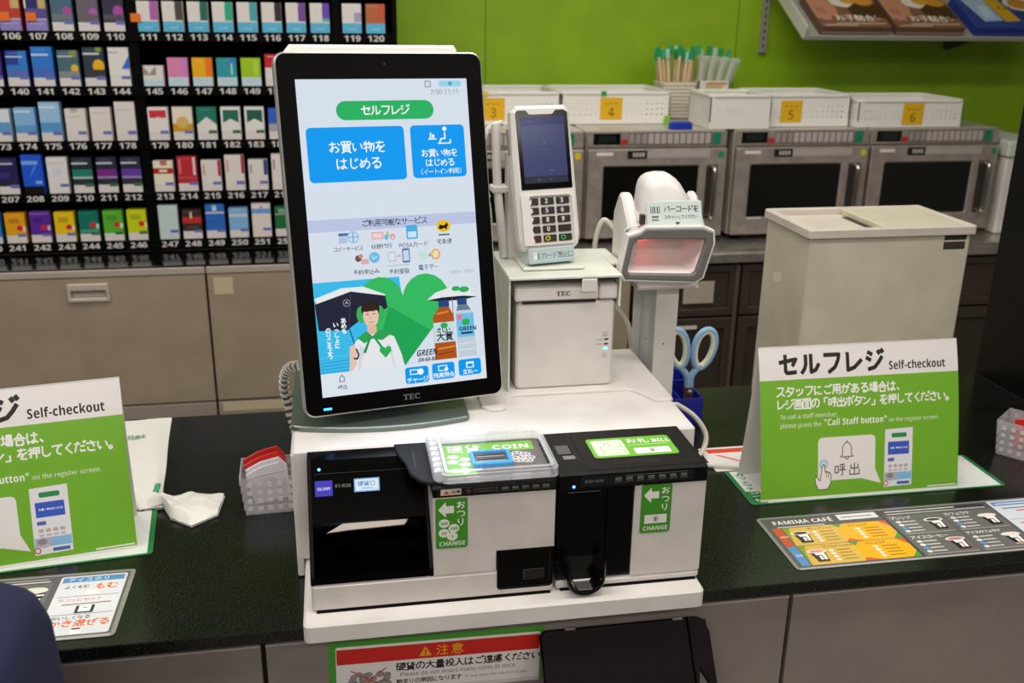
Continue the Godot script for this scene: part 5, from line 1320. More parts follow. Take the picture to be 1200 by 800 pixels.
func build_terminal() -> void:
	# frame of the tilted display: origin at the middle of its lower edge
	var B := Basis(Vector3(0.97902, -0.00906, -0.20355), Vector3(-0.03856, 0.97273, -0.22873), Vector3(0.20007, 0.23178, 0.95197)).orthonormalized()
	var T := Transform3D(B, Vector3(0.0822, 1.1547, -1.2208))
	var t := thing("touchscreen_terminal", "tall touch screen register with a black bezel on a grey metal foot", "touchscreen", "", T)
	var silver := mat("c9c9c8", 0.3, 0.6)
	var m := MB.new()
	m.prism(rrect(-0.1371, 0, 0.1371, 0.4631, 0.014, 5), -0.022, 0.0, 0.002, 0.006)
	put(t, "edge_frame", m.mesh(), silver)
	m = MB.new()
	m.prism(rrect(-0.1350, 0.002, 0.1350, 0.4608, 0.0125, 5), 0.0, 0.0014, 0.0005)
	var bz := put(t, "bezel_glass", m.mesh(), mat("050404", 0.35, 0.0, 0.18))
	# lit picture
	var im := print_screen()
	var sm := StandardMaterial3D.new()
	var it := ImageTexture.create_from_image(im)
	sm.albedo_color = Color(0.02, 0.02, 0.02); sm.roughness = 0.4; sm.metallic_specular = 0.2
	sm.emission_enabled = true; sm.emission = Color.BLACK; sm.emission_texture = it; sm.emission_energy_multiplier = SCREEN
	sm.texture_repeat = false
	put(t, "lit_screen", sheet(0.2265, 0.4035), sm, Transform3D(Basis(), Vector3(0.0003, 0.2268, 0.0014)))
	var lum := AreaLight3D.new()
	lum.name = "screen_glow"; lum.area_size = Vector2(0.2265, 0.4035); lum.light_energy = 0.12; lum.light_color = Color.html("dceaff"); lum.shadow_enabled = true
	lum.transform = Transform3D(Basis(Vector3.UP, PI), Vector3(0.0003, 0.2268, 0.003))
	t.add_child(lum)
	put(bz, "camera_eye", disc(0.0016, 10), mat("1a1c20", 0.5), at(0.0033, 0.4475, 0.0014))
	put(bz, "status_led", sheet(0.0105, 0.0028), lamp_mat("38a8ff", 3.0), at(-0.1076, 0.0095, 0.0014))
	var tm := TextMesh.new()
	var f := SystemFont.new()
	f.font_names = PackedStringArray(["Droid Serif"]); f.font_weight = 700
	tm.text = "TEC"; tm.font = f; tm.font_size = 32; tm.pixel_size = 0.0125 / 32; tm.depth = 0.0003; tm.curve_step = 3
	put(bz, "maker_logo", tm, mat("6a6a6c", 0.5), Transform3D(Basis().scaled(Vector3(0.95, 0.76, 1)), Vector3(0.0055, 0.0122, 0.0016)))
	# white back housing that shows above the top edge
	m = MB.new()
	m.prism(pv([-0.124, 0.03, 0.112, 0.03, 0.112, 0.47, 0.108, 0.4765, -0.112, 0.4765, -0.124, 0.462]), -0.075, -0.021, 0.004, 0.02)
	put(t, "back_housing", m.mesh(), mat("e2e1da", 0.45))
	# foot: grey plate on the stand and the arm rising behind the display
	var g := mat("77837e", 0.38, 0.75)
	m = MB.new()
	m.t = T.affine_inverse()
	var xz := [-0.0725, -1.42]
	xz.append_array([-0.0725, -1.215, -0.068, -1.211])
	for k in 9:
		var s := -0.06 + 0.215 * k / 8.0
		xz.append_array([s, -1.2105 + 0.0185 * (1.0 - pow((s - 0.046) / 0.116, 2))])
	xz.append_array([0.1605, -1.2105, 0.1640, -1.216, 0.1640, -1.42])
	flat_prism(m, xz, TOP + 0.0005, TOP + 0.0075, 0.0015)
	put(t, "foot_plate", m.mesh(), g)
	m = MB.new()
	m.t = T.affine_inverse()
	side_prism(m, [-1.40, TOP + 0.0075, -1.38, TOP + 0.0075, -1.335, 1.33, -1.33, 1.42, -1.345, 1.42, -1.355, 1.33], -0.02, 0.12, 0.002)
	put(t, "arm", m.mesh(), g)
	# braided hose leaving the back of the display
	var hp := curve([Vector3(-0.058, 1.13, -1.46), Vector3(-0.082, 1.105, -1.53), Vector3(-0.097, 1.075, -1.58), Vector3(-0.102, 1.04, -1.6), Vector3(-0.096, 1.005, -1.6), Vector3(-0.088, 0.972, -1.59), Vector3(-0.08, 0.9615, -1.56)], 6)
	var hose := thing("cable_hose", "grey corrugated cable hose behind the touch screen", "cable")
	m = MB.new()
	m.tube(hp, 0.0062, 10)
	put(hose, "sleeve", m.mesh(), mat("5a5654", 0.5))
	for k in range(2, hp.size() - 2, 2):
		var rg := MB.new()
		var dir: Vector3 = (hp[k + 1] - hp[k - 1]).normalized()
		rg.tube([hp[k] - dir * 0.0024, hp[k] + dir * 0.0024], 0.0092, 10)
		put(hose, "rib", rg.mesh(), mat("cfc8c0", 0.5))

func disc(r: float, seg: int) -> ArrayMesh:
	var m := MB.new()
	var p := PackedVector2Array()
	for k in seg: p.append(Vector2(cos(TAU * k / seg), sin(TAU * k / seg)) * r)
	m.prism(p, 0.0, 0.0003)
	return m.mesh()

func cable(called: String, label: String, pts: Array, r: float, hex: String) -> void:
	var m := MB.new()
	m.tube(curve(pts, 8), r, 8)
	single(called, label, "cable", m.mesh(), mat(hex, 0.45))

func build_printer_side() -> void:
	# sheet metal bracket: floor plate, side walls, roof
	var ivory := worn("dfe2d6", "d6d9cd", 0.42, 2.0, 91)
	var s := thing("printer_bracket", "white sheet metal bracket carrying the card terminal over the printer", "bracket")
	var m := MB.new()
	flat_prism(m, [0.186, -1.452, 0.186, -1.25, 0.194, -1.238, 0.198, -1.236, 0.213, -1.236, 0.218, -1.24, 0.22, -1.262, 0.226, -1.278, 0.238, -1.284, 0.404, -1.284, 0.414, -1.279, 0.424, -1.262, 0.432, -1.242, 0.438, -1.237, 0.456, -1.236, 0.461, -1.24, 0.461, -1.452], TOP + 0.0004, TOP + 0.0044, 0.001)
	put(s, "floor_plate", m.mesh(), white)
	put(s, "side_wall", boxm(Vector3(0.2305, TOP + 0.0044, -1.45), Vector3(0.2335, 1.3025, -1.296), 0.0008), ivory)
	put(s, "roof", boxm(Vector3(0.2305, 1.3025, -1.45), Vector3(0.393, 1.3065, -1.293), 0.001), ivory)
	put(s, "side_wall", boxm(Vector3(0.3905, 1.258, -1.45), Vector3(0.393, 1.3025, -1.296), 0.0006), ivory)
	put(s, "rear_wall", boxm(Vector3(0.2335, TOP + 0.0044, -1.45), Vector3(0.393, 1.3025, -1.4475)), ivory)
	put(s, "clip", boxm(Vector3(0.334, 1.284, -1.2925), Vector3(0.356, 1.3025, -1.289), 0.001), white)
	put(s, "side_wing", boxm(Vector3(0.3935, 1.302, -1.45), Vector3(0.411, 1.306, -1.36), 0.001), ivory)
	# receipt printer
	var p := thing("receipt_printer", "white cube receipt printer under the card terminal", "printer", "", at(0.2435, TOP + 0.0046, -1.302))
	var pw := worn("dcd5cf", "d5cec8", 0.4, 2.0, 92)
	m = MB.new()
	m.prism(rrect(0, 0, 0.143, 0.13, 0.006, 3), -0.14, 0, 0.003, 0.002)
	put(p, "body", m.mesh(), pw)
	m = MB.new()
	m.prism(rrect(-0.003, 0.1325, 0.118, 0.154, 0.003, 2), -0.14, 0.003, 0.003, 0.002)
	put(p, "cover", m.mesh(), pw)
	m = MB.new()
	m.prism(rrect(0.119, 0.1325, 0.146, 0.154, 0.003, 2), -0.14, 0.003, 0.003, 0.002)
	put(p, "cover_button", m.mesh(), pw)
	put(p, "paper_slot", boxm(Vector3(0.008, 0.1295, -0.12), Vector3(0.114, 0.1332, 0.0012)), mat("1a1716", 0.5))
	var tm := TextMesh.new()
	var f := SystemFont.new()
	f.font_names = PackedStringArray(["Droid Serif"]); f.font_weight = 700
	tm.text = "TEC"; tm.font = f; tm.font_size = 32; tm.pixel_size = 0.0088 / 32; tm.depth = 0.0003; tm.curve_step = 3
	put(p, "maker_logo", tm, mat("3a3634", 0.5), Transform3D(Basis().scaled(Vector3(1.2, 0.95, 1)), Vector3(0.066, 0.1432, 0.0032)))
	for k in 2:
		put(p, "key", boxm(Vector3(0.127, 0.078 - k * 0.034, 0), Vector3(0.134, 0.085 - k * 0.034, 0.0008), 0.0002), mat("c4bcb6", 0.45))
		put(p, "indicator", boxm(Vector3(0.1295, 0.0705 - k * 0.0072, 0), Vector3(0.1355, 0.0727 - k * 0.0072, 0.0006)), mat("3a3040", 0.4))
		put(p, "indicator_text", boxm(Vector3(0.117, 0.071 - k * 0.0072, 0), Vector3(0.126, 0.0718 - k * 0.0072, 0.0003)), mat("9a928e", 0.5))
	put(p, "status_led", boxm(Vector3(0.1285, 0.0555, 0), Vector3(0.135, 0.0588, 0.0008), 0.0003), lamp_mat("6cd8f4", 2.5))
	# card terminal, tilted back and turned a little
	var u := Vector3(0.9753, 0, -0.2207); var v := Vector3(-0.0571, 0.9659, -0.2524); var n := Vector3(0.2132, 0.2588, 0.9421)
	var T := Transform3D(Basis(u, v, n).orthonormalized(), Vector3(0.2952, 1.4374, -1.37))
	var c := thing("card_terminal", "white handheld card payment terminal with a keypad on its mount", "card terminal", "", T)
	var cw := mat("e6e1dd", 0.35)
	m = MB.new()
	m.prism(pv([-0.040, -0.108, 0.036, -0.108, 0.044, -0.102, 0.0475, -0.088, 0.0475, 0.02, 0.0455, 0.088, 0.039, 0.0965, -0.037, 0.0965, -0.0445, 0.088, -0.0475, 0.02, -0.0475, -0.092, -0.045, -0.104]), -0.026, 0.0, 0.005, 0.008)
	put(c, "body", m.mesh(), cw)
	m = MB.new()
	m.prism(pv([-0.0395, -0.0215, 0.0400, -0.0215, 0.0405, 0.086, 0.034, 0.0895, 0.023, 0.0895, 0.017, 0.0835, -0.019, 0.0835, -0.024, 0.0895, -0.036, 0.0895, -0.0395, 0.086]), 0.0, 0.0012, 0.0004)
	var sc := put(c, "screen_glass", m.mesh(), mat("060607", 0.12, 0.0, 0.35))
	var csm := StandardMaterial3D.new()
	csm.albedo_color = Color(0.03, 0.03, 0.04); csm.roughness = 0.15; csm.metallic_specular = 0.3; csm.emission_enabled = true; csm.emission = Color.BLACK; csm.emission_texture = ImageTexture.create_from_image(print_card_screen()); csm.emission_energy_multiplier = 0.85
	put(sc, "lit_screen", sheet(0.068, 0.0925, 0.0003), csm, at(0.0, 0.0335, 0.0012))
	m = MB.new()
	m.ring(rrect(-0.040, -0.1015, 0.0375, -0.029, 0.006, 3), rrect(-0.0375, -0.0985, 0.035, -0.032, 0.004, 3), 0.0, 0.003, 0.001)
	m.box(Vector3(-0.038, -0.0985, 0.0), Vector3(0.0355, -0.0315, 0.0006))
	var kp := put(c, "keypad", m.mesh(), mat("dad4ce", 0.4))
	var keyfont := SystemFont.new()
	keyfont.font_names = PackedStringArray(["Droid Sans"]); keyfont.font_weight = 700
	var words := ["1", "2", "3", "4", "5", "6", "7", "8", "9", "", "0", "", "", "", ""]
	for k in 15:
		var kx := -0.0265 + (k % 3) * 0.0242; var ky := -0.0385 - floorf(k / 3.0) * 0.0132
		var low := k >= 12
		var key := put(kp, "key", boxm(Vector3(kx - 0.0102, ky - 0.0048, 0.0006), Vector3(kx + 0.0102, ky + 0.0048, 0.0028), 0.0008), mat("262220" if not low else ["3a1416", "2e2a16", "18281c"][k - 12], 0.4))
		if words[k] != "":
			var km := TextMesh.new()
			km.text = words[k]; km.font = keyfont; km.font_size = 32; km.pixel_size = 0.0092 / 32; km.depth = 0.0003; km.curve_step = 3
			put(kp, "key_numeral", km, mat("e4e0dc", 0.5), at(kx - 0.002, ky, 0.003))
		if low:
			put(kp, "key_symbol", ring_mesh(0.0042, 0.0022), mat(["c8262c", "c9b02c", "2ea45c"][k - 12], 0.45), at(kx - 0.004, ky, 0.0028))
	# white privacy sheet with a torn scalloped edge along the left keys
	m = MB.new()
	var q := [-0.0435, -0.030, -0.0435, -0.1]
	for k in 14: q.append_array([-0.0268 - (0.0024 if k % 2 == 0 else 0.0) - k * 0.00015, -0.1 + k * 0.0054])
	m.prism(pv(q), 0.0034, 0.004)
	put(c, "keypad_shield", m.mesh(), cw)
	put(c, "side_button", boxm(Vector3(-0.0482, 0.03, -0.018), Vector3(-0.0474, 0.066, -0.012)), mat("9a9490", 0.4))
	put(c, "side_key", boxm(Vector3(0.0474, -0.006, -0.016), Vector3(0.0488, 0.004, -0.009)), mat("d0cac4", 0.4))
	# card slot block with its print
	put(c, "slot_block", boxm(Vector3(-0.038, -0.1265, -0.028), Vector3(0.034, -0.104, 0.004), 0.002), mat("c6d0d0", 0.4))
	put(c, "slot_label", sheet(0.066, 0.0205), tex(print_card_label(), 0.4), at(-0.002, -0.1155, 0.0041))
	# mount between the bracket roof and the terminal
	m = MB.new()
	m.t = T.affine_inverse()
	side_prism(m, [-1.43, 1.307, -1.40, 1.307, -1.418, 1.40, -1.432, 1.46, -1.442, 1.46, -1.442, 1.40], 0.248, 0.345, 0.002)
	put(c, "mount_upright", m.mesh(), cw)
	put(c, "mount_foot", boxm(Vector3(0.256, 1.3068, -1.43), Vector3(0.346, 1.312, -1.325), 0.002), ivory, T.affine_inverse())
	m = MB.new()
	m.t = T.affine_inverse()
	m.tube(curve([Vector3(0.242, 1.3095, -1.405), Vector3(0.236, 1.36, -1.40), Vector3(0.232, 1.42, -1.412), Vector3(0.232, 1.5, -1.43)], 6), 0.0065, 8)
	put(c, "side_pole", m.mesh(), cw)
	put(c, "pole_clip", boxm(Vector3(0.222, 1.405, -1.425), Vector3(0.247, 1.415, -1.40), 0.002), cw, T.affine_inverse())
	cable("terminal_cable", "white cable looping beside the card terminal", [Vector3(0.226, 1.31, -1.44), Vector3(0.224, 1.37, -1.435), Vector3(0.214, 1.42, -1.44), Vector3(0.213, 1.46, -1.445), Vector3(0.224, 1.49, -1.45), Vector3(0.245, 1.50, -1.452)], 0.0042, "e4e0d8")
	cable("screen_cable", "short white cable between the touch screen and the terminal pole", [Vector3(0.2, 1.418, -1.385), Vector3(0.206, 1.418, -1.4), Vector3(0.214, 1.41, -1.418), Vector3(0.2215, 1.395, -1.424)], 0.0036, "e4e0d8")
	# scanner stand: channel post outside the register stand
	var ps := thing("scanner_stand", "white channel post holding the barcode scanner", "stand")
	m = MB.new()
	m.rbox(Vector3(0.4785, CY + 0.0006, -1.392), Vector3(0.514, 1.262, -1.389), 0.0006)
	put(ps, "front_flange", m.mesh(), white)
	put(ps, "web", boxm(Vector3(0.4785, CY + 0.0006, -1.462), Vector3(0.4815, 1.262, -1.392)), mat("ccd0ce", 0.42))
	put(ps, "rear_flange", boxm(Vector3(0.4655, CY + 0.0006, -1.465), Vector3(0.4785, 1.262, -1.462)), white)
	for y in [1.16, 1.215]:
		put(ps, "screw_hole", disc(0.0016, 10), mat("3a3a3a", 0.5), Transform3D(Basis(Vector3.UP, -PI / 2), Vector3(0.4784, y, -1.43)))
	put(ps, "screw_hole", disc(0.0014, 10), mat("4a4a48", 0.5), at(0.494, 1.165, -1.3889))
	put(ps, "cradle_plate", boxm(Vector3(0.437, 1.262, -1.46), Vector3(0.534, 1.2655, -1.36), 0.001), white)
	build_scanner()
	cable("scanner_cable", "white cable running down behind the scanner post", [Vector3(0.43, 1.33, -1.47), Vector3(0.412, 1.345, -1.475), Vector3(0.402, 1.31, -1.48), Vector3(0.405, 1.26, -1.482), Vector3(0.423, 1.22, -1.484), Vector3(0.45, 1.19, -1.486), Vector3(0.47, 1.15, -1.488), Vector3(0.478, 1.05, -1.49), Vector3(0.48, 0.956, -1.5)], 0.0042, "dedace")
	cable("looping_cable", "white cable looping over the blue pen stand", [Vector3(0.538, 1.035, -1.445), Vector3(0.548, 1.034, -1.444), Vector3(0.575, 1.015, -1.435), Vector3(0.594, 0.985, -1.43), Vector3(0.588, 0.962, -1.42), Vector3(0.566, 0.9545, -1.40), Vector3(0.535, 0.9545, -1.37), Vector3(0.475, 0.9545, -1.345)], 0.0042, "e2ddd2")
	cable("counter_cable", "white cable lying on the worktop behind the folded sign", [Vector3(0.468, 0.9545, -1.33), Vector3(0.5, 0.9545, -1.355), Vector3(0.545, 0.9545, -1.38), Vector3(0.6, 0.9545, -1.37), Vector3(0.65, 0.9545, -1.355), Vector3(0.69, 0.9545, -1.36)], 0.0042, "e2ddd2")

func ring_mesh(r1: float, r2: float) -> ArrayMesh:
	var m := MB.new()
	var p := PackedVector2Array(); var q := PackedVector2Array()
	for k in 12:
		var d := Vector2(cos(TAU * k / 12), sin(TAU * k / 12))
		p.append(d * r1 * Vector2(1, 0.85)); q.append(d * r2 * Vector2(1, 0.85))
	m.ring(p, q, 0, 0.0004)
	return m.mesh()

func build_scanner() -> void:
	var s := thing("barcode_scanner", "white barcode scanner with a grey framed window on its post", "scanner")
	var w := mat("e6e2df", 0.32)
	# grey window frame
	var o := pv([0.409, 1.288, 0.516, 1.281, 0.527, 1.287, 0.5405, 1.339, 0.538, 1.355, 0.522, 1.361, 0.436, 1.362, 0.43, 1.356, 0.412, 1.351, 0.403, 1.300])
	var i := pv([0.416, 1.2965, 0.511, 1.292, 0.516, 1.296, 0.5285, 1.340, 0.527, 1.3445, 0.52, 1.3445, 0.435, 1.3475, 0.424, 1.346, 0.419, 1.342, 0.412, 1.301])
	var m := MB.new()
	m.ring(o, i, -1.345, -1.33, 0.002)
	put(s, "window_frame", m.mesh(), mat("6c6c68", 0.42))
	m = MB.new()
	m.ring(MB.inset(o, -0.0032), MB.inset(o, 0.0012), -1.352, -1.3325, 0.001)
	put(s, "frame_trim", m.mesh(), w)
	# hollow throat behind the window: walls narrowing to the reader
	m = MB.new()
	var back := pv([0.43, 1.315, 0.5, 1.312, 0.505, 1.316, 0.512, 1.348, 0.511, 1.352, 0.505, 1.353, 0.442, 1.354, 0.436, 1.353, 0.433, 1.35, 0.429, 1.32])
	for k in i.size():
		var j := (k + 1) % i.size()
		m.quad(Vector3(i[j].x, i[j].y, -1.338), Vector3(i[k].x, i[k].y, -1.338), Vector3(back[k].x, back[k].y, -1.376), Vector3(back[j].x, back[j].y, -1.376))
	m.cap(back, -1.376, false)
	put(s, "throat", m.mesh(), mat("e9dedb", 0.5))
	var rl := OmniLight3D.new()
	rl.name = "reader_light"; rl.light_color = Color.html("ff5a48"); rl.light_energy = 0.00035; rl.light_size = 0.006; rl.shadow_enabled = true; rl.position = Vector3(0.441, 1.346, -1.365)
	s.add_child(rl)
	m = MB.new()
	m.lathe([Vector2(0, 0.004), Vector2(0.004, 0.002), Vector2(0.005, -0.002)], 10)
	put(s, "reader_lamp", m.mesh(), lamp_mat("ffb0a4", 0.35), at(0.441, 1.3495, -1.37))
	put(s, "window_pane", boxm(Vector3(0.418, 1.298, -1.3425), Vector3(0.524, 1.343, -1.3415)), pane("ffffff", 0.04, 0.02))
	# body behind the frame
	m = MB.new()
	var rows := []
	for st in [[-1.346, 0.408, 0.536, 1.2855, 1.363], [-1.365, 0.414, 0.532, 1.283, 1.368], [-1.405, 0.426, 0.524, 1.286, 1.375], [-1.44, 0.432, 0.52, 1.29, 1.377], [-1.46, 0.44, 0.512, 1.30, 1.37]]:
		var l := []
		for p in rrect(st[1], st[3], st[2], st[4], 0.014, 4): l.append(Vector3(p.x, p.y, st[0]))
		rows.append(l)
	rows.reverse()
	m.grid(rows, true)
	var bp := PackedVector2Array()
	for p in rows[0]: bp.append(Vector2(p.x, p.y))
	m.cap(bp, rows[0][0].z, true)
	put(s, "body", m.mesh(), w)
	# head rising behind
	m = MB.new()
	rows = []
	for st in [[1.355, 0.441, 0.526, 0.042], [1.383, 0.4435, 0.520, 0.042], [1.395, 0.4442, 0.517, 0.040], [1.406, 0.4447, 0.511, 0.037], [1.416, 0.446, 0.5045, 0.032], [1.423, 0.4495, 0.498, 0.026], [1.4285, 0.456, 0.4905, 0.018], [1.4315, 0.465, 0.484, 0.009], [1.4322, 0.472, 0.478, 0.002]]:
		var l := []
		for k in 20:
			var a := -TAU * k / 20.0
			var ca := signf(cos(a)) * pow(absf(cos(a)), 0.62); var sa := signf(sin(a)) * pow(absf(sin(a)), 0.62)
			l.append(Vector3((st[1] + st[2]) / 2 + ca * (st[2] - st[1]) / 2, st[0], -1.405 + sa * st[3]))
		rows.append(l)
	m.grid(rows, true)
	put(s, "head", m.mesh(), w)
	# cradle ears
	for e in [[0.4145, 0.432, 1], [0.5195, 0.532, -1]]:
		m = MB.new()
		side_prism(m, [-1.35, 1.345, -1.345, 1.36, -1.385, 1.398, -1.395, 1.403, -1.405, 1.402, -1.43, 1.37, -1.43, 1.29, -1.36, 1.29], e[0], e[1], 0.004)
		put(s, "cradle_ear", m.mesh(), w)
	put(s, "side_key", boxm(Vector3(0.4305, 1.366, -1.352), Vector3(0.4385, 1.3805, -1.343), 0.001), mat("3a3436", 0.4))
	put(s, "key_lamp", boxm(Vector3(0.4325, 1.358, -1.35), Vector3(0.438, 1.366, -1.3425), 0.0008), mat("c8323c", 0.4))
	# printed plate leaning on the upper front
	var pt := Transform3D(Basis(Vector3(1, 0.01, 0).normalized(), deg_to_rad(-18)), Vector3(0.4835, 1.379, -1.3505))
	put(s, "label_plate", boxm(Vector3(-0.042, -0.019, -0.0025), Vector3(0.0425, 0.019, 0), 0.0006), mat("c9d4d0", 0.4), pt)
	put(s, "label_print", sheet(0.082, 0.0355), tex(print_scan_label(), 0.45), pt * at(0, 0.0005, 0.0001))
	put(s, "cradle_base", boxm(Vector3(0.436, 1.2658, -1.44), Vector3(0.53, 1.285, -1.352), 0.003), w)
# folded card sign; local x along the sign, origin at its front left corner on the worktop
func tent_sign(label: String, t: Transform3D, print_mat: StandardMaterial3D) -> void:
	var s := thing("tent_sign", label, "sign", "folded self-checkout signs on the worktop", t)
	var w := 0.33
	var prof := []      # (depth behind the front edge, height)
	for k in 13:
		var a := k / 12.0
		prof.append(Vector2(0.064 * (0.55 * a + 0.45 * a * a) + 0.004 * sin(a * PI) * (1.0 - a), 0.2275 * a))
	var m := MB.new()
	for k in 12:
		var p: Vector2 = prof[k]; var q: Vector2 = prof[k + 1]
		var v0 := 1.0 - k / 12.0; var v1 := 1.0 - (k + 1) / 12.0
		var A := Vector3(0, p.y, -p.x); var B := Vector3(w, p.y, -p.x); var C := Vector3(w, q.y, -q.x); var D := Vector3(0, q.y, -q.x)
		m.tri(A, B, C, Vector2(0, v0), Vector2(1, v0), Vector2(1, v1)); m.tri(A, C, D, Vector2(0, v0), Vector2(1, v1), Vector2(0, v1))
	put(s, "front_sheet", m.mesh(), print_mat)
	var card: StandardMaterial3D = mat("e6e1dc", 0.6).duplicate()
	card.backlight_enabled = true; card.backlight = Color(0.8, 0.8, 0.78)
	m = MB.new()
	var bk := []
	for k in 11:
		var a := k / 10.0
		bk.append(Vector2(0.064 + 0.030 * (0.35 * a + 0.65 * a * a) + 0.0, 0.2275 * (1.0 - a)))
	for k in 10:      # inner card of the front and the rear sheet, 0.8 mm thick
		var p: Vector2 = bk[k]; var q: Vector2 = bk[k + 1]
		m.quad(Vector3(w, q.y, -q.x), Vector3(0, q.y, -q.x), Vector3(0, p.y, -p.x), Vector3(w, p.y, -p.x))
		m.quad(Vector3(0, q.y, -q.x + 0.0008), Vector3(w, q.y, -q.x + 0.0008), Vector3(w, p.y, -p.x + 0.0008), Vector3(0, p.y, -p.x + 0.0008))
	put(s, "rear_sheet", m.mesh(), card)
	m = MB.new()
	for k in 12:
		var p: Vector2 = prof[k] + Vector2(0.0008, 0); var q: Vector2 = prof[k + 1] + Vector2(0.0008, 0)
		m.quad(Vector3(w, p.y, -p.x), Vector3(0, p.y, -p.x), Vector3(0, q.y, -q.x), Vector3(w, q.y, -q.x))
		for x in [0.0, w]:
			m.quad(Vector3(x, p.y, -p.x), Vector3(x, p.y, -p.x + 0.0008), Vector3(x, q.y, -q.x + 0.0008), Vector3(x, q.y, -q.x))
	put(s, "inner_sheet", m.mesh(), card)

const LIE := Basis(Vector3(1, 0, 0), Vector3(0, 0, -1), Vector3(0, 1, 0))      # a sheet laid flat, its top edge to the back

func laid(called: String, label: String, category: String, x0: float, x1: float, zf: float, zb: float, y: float, m: Material, yaw := 0.0, r := 0.006, group := "") -> void:
	single(called, label, category, rounded_sheet(x1 - x0, zf - zb, r, 0.0007), m, group, Transform3D(Basis(Vector3.UP, deg_to_rad(yaw)) * LIE, Vector3((x0 + x1) / 2, y, (zf + zb) / 2)))

func straight(p: Array, n: int) -> Array:
	var out := []
	for i in p.size() - 1:
		for k in n: out.append((p[i] as Vector3).lerp(p[i + 1], float(k) / n))
	out.append(p[-1])
	return out

# crumpled film between two edge lines: n steps across, with thickness at the rim
func film(la: Array, lb: Array, n: int, amp: float, seed_: int, lift := 0.004, smooth := true) -> ArrayMesh:
	var f := FastNoiseLite.new(); f.seed = seed_; f.frequency = 26.0; f.fractal_octaves = 3
	var a := curve(la, 5) if smooth else straight(la, 5); var b := curve(lb, 5) if smooth else straight(lb, 5)
	var top := []; var low := []
	for i in a.size():
		var t := []; var l := []
		for k in n + 1:
			var p: Vector3 = (a[i] as Vector3).lerp(b[i], float(k) / n)
			var e := minf(1.0, 3.5 * minf(minf(float(k) / n, 1.0 - float(k) / n), minf(float(i) / a.size(), 1.0 - float(i) / a.size())) + 0.25)
			t.append(p + Vector3(0, lift * e + amp * (0.5 + 0.5 * f.get_noise_3d(p.x, p.y, p.z)) * e, 0)); l.append(p)
		top.append(t); low.append(l)
	var m := MB.new()
	m.grid(top)
	for g in low: g.reverse()
	m.grid(low)
	return m.mesh()

func build_counter_things() -> void:
	var sp := tex(print_sign(), 0.42)
	tent_sign("green folded sign standing beside the bill changer and the coffee price menu", at(0.617, CY + 0.0016, -1.2485), sp)
	tent_sign("green folded sign standing in front of the white plastic bag", at(-0.617, CY + 0.0016, -1.203, 9.5), sp)
	var mp := tex(print_mat(), 0.25)
	laid("laminated_mat", "green bordered laminated sheet lying under the folded sign beside the bill changer", "mat", 0.6, 1.03, -1.243, -1.356, CY + 0.0005, mp)
	laid("laminated_mat", "green bordered laminated sheet lying under the folded sign by the plastic bag", "mat", -0.69, -0.274, -1.215, -1.345, CY + 0.0005, mp, 6.0)
	laid("red_edged_paper", "white paper with a red band lying beside the bill changer", "paper", 0.588, 0.83, -1.358, -1.445, CY + 0.0004, tex(print_red_paper(), 0.5), 0.0, 0.002)
	laid("menu_sheet", "laminated coffee menu with yellow and grey price panels at the worktop edge", "menu", 0.588, 1.06, -1.062, -1.202, CY + 0.0005, tex(print_menu(), 0.22))
	laid("menu_sheet", "laminated how-to sheet with orange lettering beside the navy bag", "menu", -0.485, -0.283, -1.055, -1.202, CY + 0.0005, tex(print_menu_short(), 0.22))
	# plastic bag: body lying towards the back edge and a knotted flap to the side
	var bag := thing("plastic_bag", "crumpled white plastic bag with green print behind the folded sign", "bag")
	var bm := mat("e6e4dc", 0.4)
	bm = bm.duplicate(); bm.backlight_enabled = true; bm.backlight = Color(0.25, 0.25, 0.25)
	put(bag, "bag_body", film([Vector3(-0.41, 0.951, -1.70), Vector3(-0.40, 0.951, -1.6), Vector3(-0.36, 0.951, -1.48), Vector3(-0.33, 0.951, -1.40), Vector3(-0.305, 0.951, -1.36)], [Vector3(-0.309, 0.951, -1.705), Vector3(-0.3, 0.951, -1.6), Vector3(-0.289, 0.951, -1.5), Vector3(-0.282, 0.951, -1.42), Vector3(-0.272, 0.951, -1.365)], 10, 0.010, 3, 0.004), bm)
	put(bag, "bag_flap", film([Vector3(-0.305, 0.9512, -1.405), Vector3(-0.276, 0.953, -1.395), Vector3(-0.25, 0.952, -1.392), Vector3(-0.22, 0.951, -1.395), Vector3(-0.187, 0.951, -1.392)], [Vector3(-0.30, 0.9512, -1.36), Vector3(-0.274, 0.953, -1.368), Vector3(-0.258, 0.951, -1.33), Vector3(-0.225, 0.951, -1.302), Vector3(-0.192, 0.951, -1.33)], 12, 0.022, 5, 0.003, false), bm)
	var gp := mat("3f9a62", 0.5)
	for q in [[-0.376, -1.606, 0.014, "or"], [-0.352, -1.61, 0.02, "net"]]:
		var tm := TextMesh.new()
		var f := SystemFont.new()
		f.font_names = PackedStringArray(["Droid Sans"]); f.font_weight = 700
		tm.text = q[3]; tm.font = f; tm.font_size = 24; tm.pixel_size = 0.018 / 24; tm.depth = 0.0004; tm.curve_step = 4
		put(bag, "green_print", tm, gp, Transform3D(LIE, Vector3(q[0], 0.9625, q[1])))
	put(bag, "green_patch", boxm(Vector3(-0.294, 0.957, -1.43), Vector3(-0.286, 0.9615, -1.405), 0.001), gp)
	tag_tray("small clear tray of red and white tags beside the white register stand", Transform3D(Basis(Vector3.UP, deg_to_rad(2)), Vector3(-0.116, CY + 0.0005, -1.358)), false)
	tag_tray("small clear tray with a red tag beside the black partition", Transform3D(Basis(Vector3.UP, deg_to_rad(-52)), Vector3(1.135, CY + 0.0005, -1.345)), true)
	build_bin()
	build_scissors()

